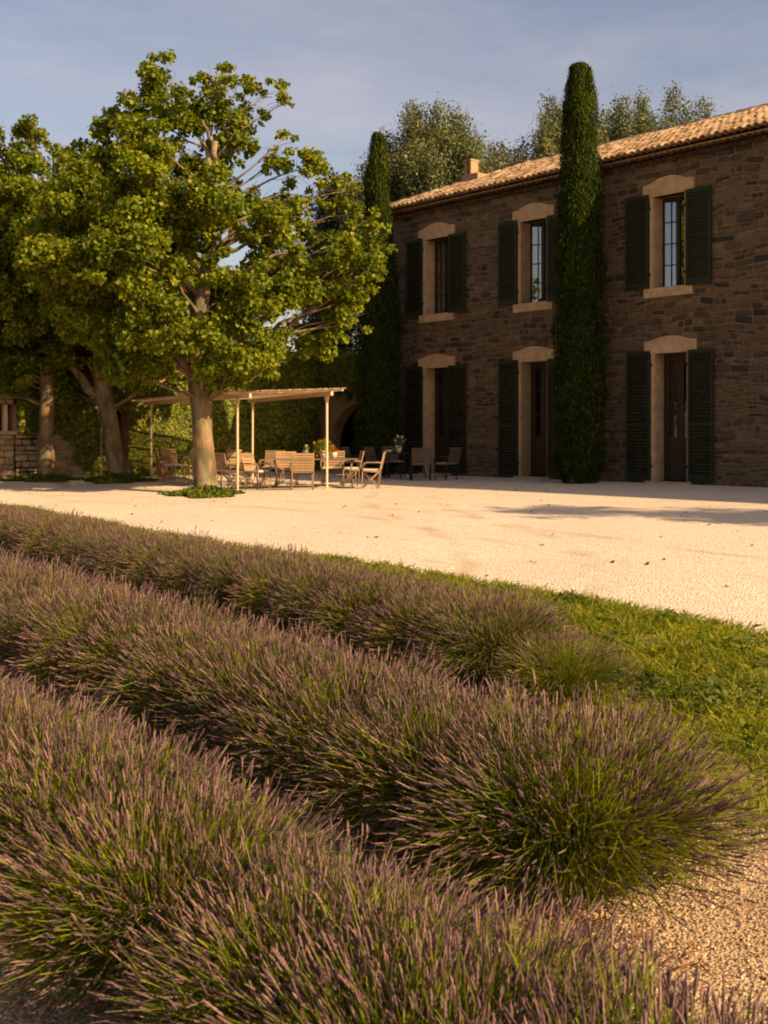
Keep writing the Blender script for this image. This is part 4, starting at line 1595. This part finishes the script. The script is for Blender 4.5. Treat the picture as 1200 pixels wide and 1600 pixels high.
# ------------------------------------------------------------------ furniture
def mk_part(name, mb, mat, smooth=False):
    return mesh(name, mb.v, mb.f, mat, None, smooth)


def chair_meshes():
    """folding garden armchair facing +X: slatted back and seat, crossed legs, curved arms"""
    W = .27
    P = {}
    fr = MB()
    for s in (-1, 1):
        y = s * W
        fr.tube([(.22, y, 0), (.21, y, .43)], .013, 6)
        fr.tube([(-.16, y * .96, 0), (-.20, y * .96, .42), (-.32, y * .96, .90)], .014, 6)
        fr.tube([(.21, y, .43), (.22, y * 1.04, .56), (.17, y * 1.05, .635), (-.05, y * 1.05, .645), (-.255, y * 1.0, .64)], .015, 6)
        fr.tube([(.20, y * .9, .03), (-.17, y * .9, .41)], .010, 5)
        fr.tube([(-.15, y * .9, .03), (.19, y * .9, .41)], .010, 5)
        fr.tube([(.21, y, .42), (-.20, y, .41)], .012, 6)
    fr.tube([(.20, -W, .10), (.20, W, .10)], .009, 5)
    fr.tube([(-.165, -W, .12), (-.165, W, .12)], .009, 5)
    fr.tube([(.20, -W, .05), (.20, W, .38)], .008, 5)
    P['frame'] = mk_part('frame', fr, M['chair_metal'], True)
    s = MB().box(-.012, .012, -W + .005, W - .005, -.024, .024, Matrix.Rotation(R_(-14), 3, 'Y'))
    P['back_slat'] = mk_part('back_slat', s, M['teak'])
    s = MB().box(-.026, .026, -W + .005, W - .005, -.01, .01)
    P['seat_slat'] = mk_part('seat_slat', s, M['teak'])
    c = MB().box(-.19, .19, -W + .03, W - .03, .448, .488)
    P['seat_pad'] = mk_part('seat_pad', c, M['cushion'])
    return P


CM = chair_meshes()
M['dark_teak'] = m_simple('dark grey brown teak slats', (.10, .075, .05), .8, .3, 25, .3, .3, 0, .003, (.3, 1, 1))
CMD = {}  # darker-toned set of the chair parts
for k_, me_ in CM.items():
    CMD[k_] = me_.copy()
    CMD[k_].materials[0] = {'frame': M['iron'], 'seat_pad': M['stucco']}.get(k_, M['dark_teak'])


GS = 'armchairs in the shade of the house'
CMN = CM


def chair(x, y, rz, label, pad=True, group='slatted armchairs on the patio'):
    t_ = thing('garden_chair', (x, y, float(gz(x, y)) + .004), label, 'chair', group, rz=rz)
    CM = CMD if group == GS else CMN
    obj('frame', CM['frame'], t_)
    for k in range(7):
        z = .50 + k * .062
        obj('back_slat', CM['back_slat'], t_, (-.212 - (z - .46) * .25, 0, z))
    for k in range(6):
        obj('seat_slat', CM['seat_slat'], t_, (-.165 + k * .066, 0, .436))
    if pad:
        obj('seat_pad', CM['seat_pad'], t_)
    return t_


def table(x, y, L, W, rz, label, mat='table_iron', h=.74):
    t_ = thing('garden_table', (x, y, float(gz(x, y)) + .004), label, 'table', 'metal tables on the patio', rz=rz)
    MB().box(-L / 2, L / 2, -W / 2, W / 2, h - .022, h).build('tabletop', M[mat], t_)
    for sx in (-1, 1):
        for sy in (-1, 1):
            MB().tube([(sx * (L / 2 - .12), sy * (W / 2 - .10), 0), (sx * (L / 2 - .2), sy * (W / 2 - .13), h * .5), (sx * (L / 2 - .12), sy * (W / 2 - .12), h - .022)], .013, 6).build('leg', M[mat], t_, True)
    mb = MB()
    for sx in (-1, 1):
        mb.tube([(sx * (L / 2 - .18), -W / 2 + .13, h * .45), (sx * (L / 2 - .18), W / 2 - .13, h * .45)], .009, 5)
    mb.tube([(-L / 2 + .18, 0, h * .45), (L / 2 - .18, 0, h * .45)], .009, 5)
    mb.build('stretcher', M[mat], t_, True)
    return t_


def at(px, Y=None, Z=None):
    """point on a sight line px (sideways ratio * 1750) at depth Z"""
    p = FWD * Z + RGT * (px - 600) / 1750 * Z
    return p.x, p.y


TA = math.atan2(RGT.y, RGT.x)       # heading parallel to the picture plane, to the right
# right hand long table
tx, ty = at(490, Z=28.0)
table(tx, ty, 2.2, .85, TA + .06, 'long metal patio table under the right end of the pergola, flower pots on top')
chair(*at(472, Z=27.25), TA + R_(98), 'slatted armchair with its back to us on the near side of the long table')
chair(*at(581, Z=27.6), TA + R_(176), 'slatted armchair in profile at the right end of the long table')
chair(*at(547, Z=28.7), TA + R_(190), 'slatted armchair at the far right corner of the long table')
chair(*at(448, Z=28.8), TA + R_(-80), 'slatted armchair on the far side of the long table, behind the one turned away', False)
chair(*at(402, Z=27.9), TA + R_(-28), 'slatted armchair at the left end of the long table, its back rest in full sun', True)
tx2, ty2 = at(348, Z=29.3)
table(tx2, ty2, 1.5, .8, TA + .1, 'metal patio table behind the sunlit plane trunk, one potted plant on top')
chair(*at(368, Z=28.1), TA + R_(150), 'slatted armchair right of the sunlit plane trunk, turned half away', True)
chair(*at(372, Z=30.4), TA + R_(-70), 'slatted armchair behind the small potted plant table', False)
chair(*at(318, Z=28.9), TA + R_(20), 'slatted armchair mostly hidden behind the sunlit plane trunk', True)
tx3, ty3 = at(290, Z=31.2)
table(tx3, ty3, 1.1, .8, TA + .1, 'small metal patio table left of the sunlit plane trunk')
chair(*at(275, Z=30.4), TA + R_(-38), 'leftmost slatted armchair of the patio, back rest facing the sun', True)
chair(*at(262, Z=31.4), TA + R_(10), 'slatted armchair at the left end of the small patio table', False)
chair(*at(306, Z=31.9), TA + R_(-120), 'slatted armchair behind the small patio table close to the trunk', False)
chair(*at(350, Z=28.5), TA + R_(60), 'slatted armchair just right of the trunk, back rest towards us', True)
chair(*at(425, Z=29.6), TA + R_(-100), 'slatted armchair in the middle of the patio, behind the left end of the long table', True)
chair(*at(520, Z=28.9), TA + R_(-95), 'slatted armchair behind the flower pots of the long table', True)
# group in the shade of the house
fx, fy = -23.2, 21.35
table(fx, fy, 1.25, .85, .05, 'dark metal table in the shade by the first door, white flowers on top', 'iron')
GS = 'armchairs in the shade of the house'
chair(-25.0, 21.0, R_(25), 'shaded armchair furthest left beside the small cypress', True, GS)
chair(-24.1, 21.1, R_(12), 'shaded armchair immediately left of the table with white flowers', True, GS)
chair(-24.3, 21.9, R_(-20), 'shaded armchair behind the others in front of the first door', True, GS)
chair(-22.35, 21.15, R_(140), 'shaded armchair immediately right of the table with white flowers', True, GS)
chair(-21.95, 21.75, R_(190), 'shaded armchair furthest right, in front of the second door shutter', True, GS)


def bouquet(x, y, z, label, leafm, spots, pot, h=.3, r=.2, n=260, pot_r=.09, pot_h=.18, name='potted_plant', lr=(.04, .09)):
    t_ = thing(name, (x, y, z), label, 'plant')
    MB().lathe([(pot_r * .7, 0), (pot_r * .95, pot_h * .6), (pot_r * 1.08, pot_h * .93), (pot_r * 1.08, pot_h), (pot_r * .9, pot_h), (pot_r * .85, pot_h * .8)], 14).build('pot', pot, t_, True)
    d = unit(rng.normal(size=(n, 3)) + np.array([0, 0, .6]))
    P = d * rng.uniform(.2, 1, n)[:, None] * np.array([r, r, h]) + np.array([0, 0, pot_h])
    P[:, 2] = np.maximum(P[:, 2], pot_h * .75)
    V, F = leaf_cards(P, d + rng.normal(size=(n, 3)) * .6, rng.uniform(*lr, n), LEAF4, .6)
    obj('foliage', mesh('foliage', V, F, leafm), t_)
    mbs = MB()
    for _ in range(7):
        a = unit(rng.normal(size=3) + np.array([0, 0, 1.2]))
        mbs.tube([(0, 0, pot_h * .7), tuple(a * np.array([r, r, h]) * .8 + np.array([0, 0, pot_h]))], .004, 4)
    mbs.build('stems', M['lav_stem'], t_)
    for (m_, k) in spots:
        d = unit(rng.normal(size=(k, 3)) + np.array([.3, -.3, .7]))
        P = d * np.array([r, r, h]) * .95 + np.array([0, 0, pot_h])
        V, F = leaf_cards(np.repeat(P, 5, 0) + rng.normal(0, .012, (5 * k, 3)), rng.normal(size=(5 * k, 3)), .045)
        obj('blossom', mesh('blossom', V, F, m_), t_)
    return t_


def ontop(px_, Z_, h=.744):
    x, y = at(px_, Z=Z_)
    return x, y, float(gz(x, y)) + .004 + h


bouquet(*ontop(505, 27.95), 'cream pot of trailing yellow green plant on the long table beside the post', M['grass'], [(M['red_flower'], 4)], M['glazed'], .32, .30, 420, .10, .20)
bouquet(*ontop(521, 27.9), 'squat cream pot with orange red flower at the right on the long table', M['grass'], [(M['red_flower'], 12)], M['glazed'], .16, .10, 120, .10, .15)
bouquet(*ontop(478, 28.15), 'small white jug of greenery at the left on the long table', M['grass'], [(M['white_flower'], 5)], M['glazed'], .14, .08, 90, .07, .20)
bouquet(*ontop(383, 29.2), 'small terracotta pot with upright bright leaves on the table behind the trunk', M['grass'], [], M['glazed'], .24, .14, 200, .09, .14)
bouquet(fx - .15, fy - .1, float(gz(fx, fy)) + .748, 'vase of white flowers on the shaded table by the house', M['far_leaf'], [(M['white_flower'], 16)], M['glazed'], .3, .26, 130, .08, .2, 'flower_vase')
t_ = thing('fruit_bowl', (fx + .02 - .5, fy - .2, float(gz(fx, fy)) + .748), 'small pale bowl beside the flower vase on the shaded table', 'bowl')
MB().lathe([(.05, 0), (.09, .03), (.12, .08), (.11, .08), (.06, .03)], 16).build('bowl', M['glazed'], t_, True)
# terracotta jar with plant near the wall
jx, jy = at(253, Z=33.0)
bouquet(jx, jy, float(gz(jx, jy)), 'tall terracotta jar with a reddish plant at the foot of the ivy wall', M['cover'], [(M['pink_flower'], 8)], M['terracotta'], .35, .25, 220, .17, .5)
# two thin garden stakes in front of the ivy
for px_, Z_, lab in ((146, 32.0, 'thin dark garden stake in front of the ivy, left of its pair'), (158, 32.2, 'thin pale garden stake in front of the ivy, right of its pair')):
    x, y = at(px_, Z=Z_)
    o = MB().tube([(0, 0, -.05), (.01, 0, 1.0), (0, 0, 1.75)], .016, 6)
    o = obj('garden_stake', mesh('garden_stake', o.v, o.f, M['beam'] if px_ > 150 else M['bark'], None, True), None, (x, y, float(gz(x, y))))
    tag(o, lab, 'stake', 'garden stakes')
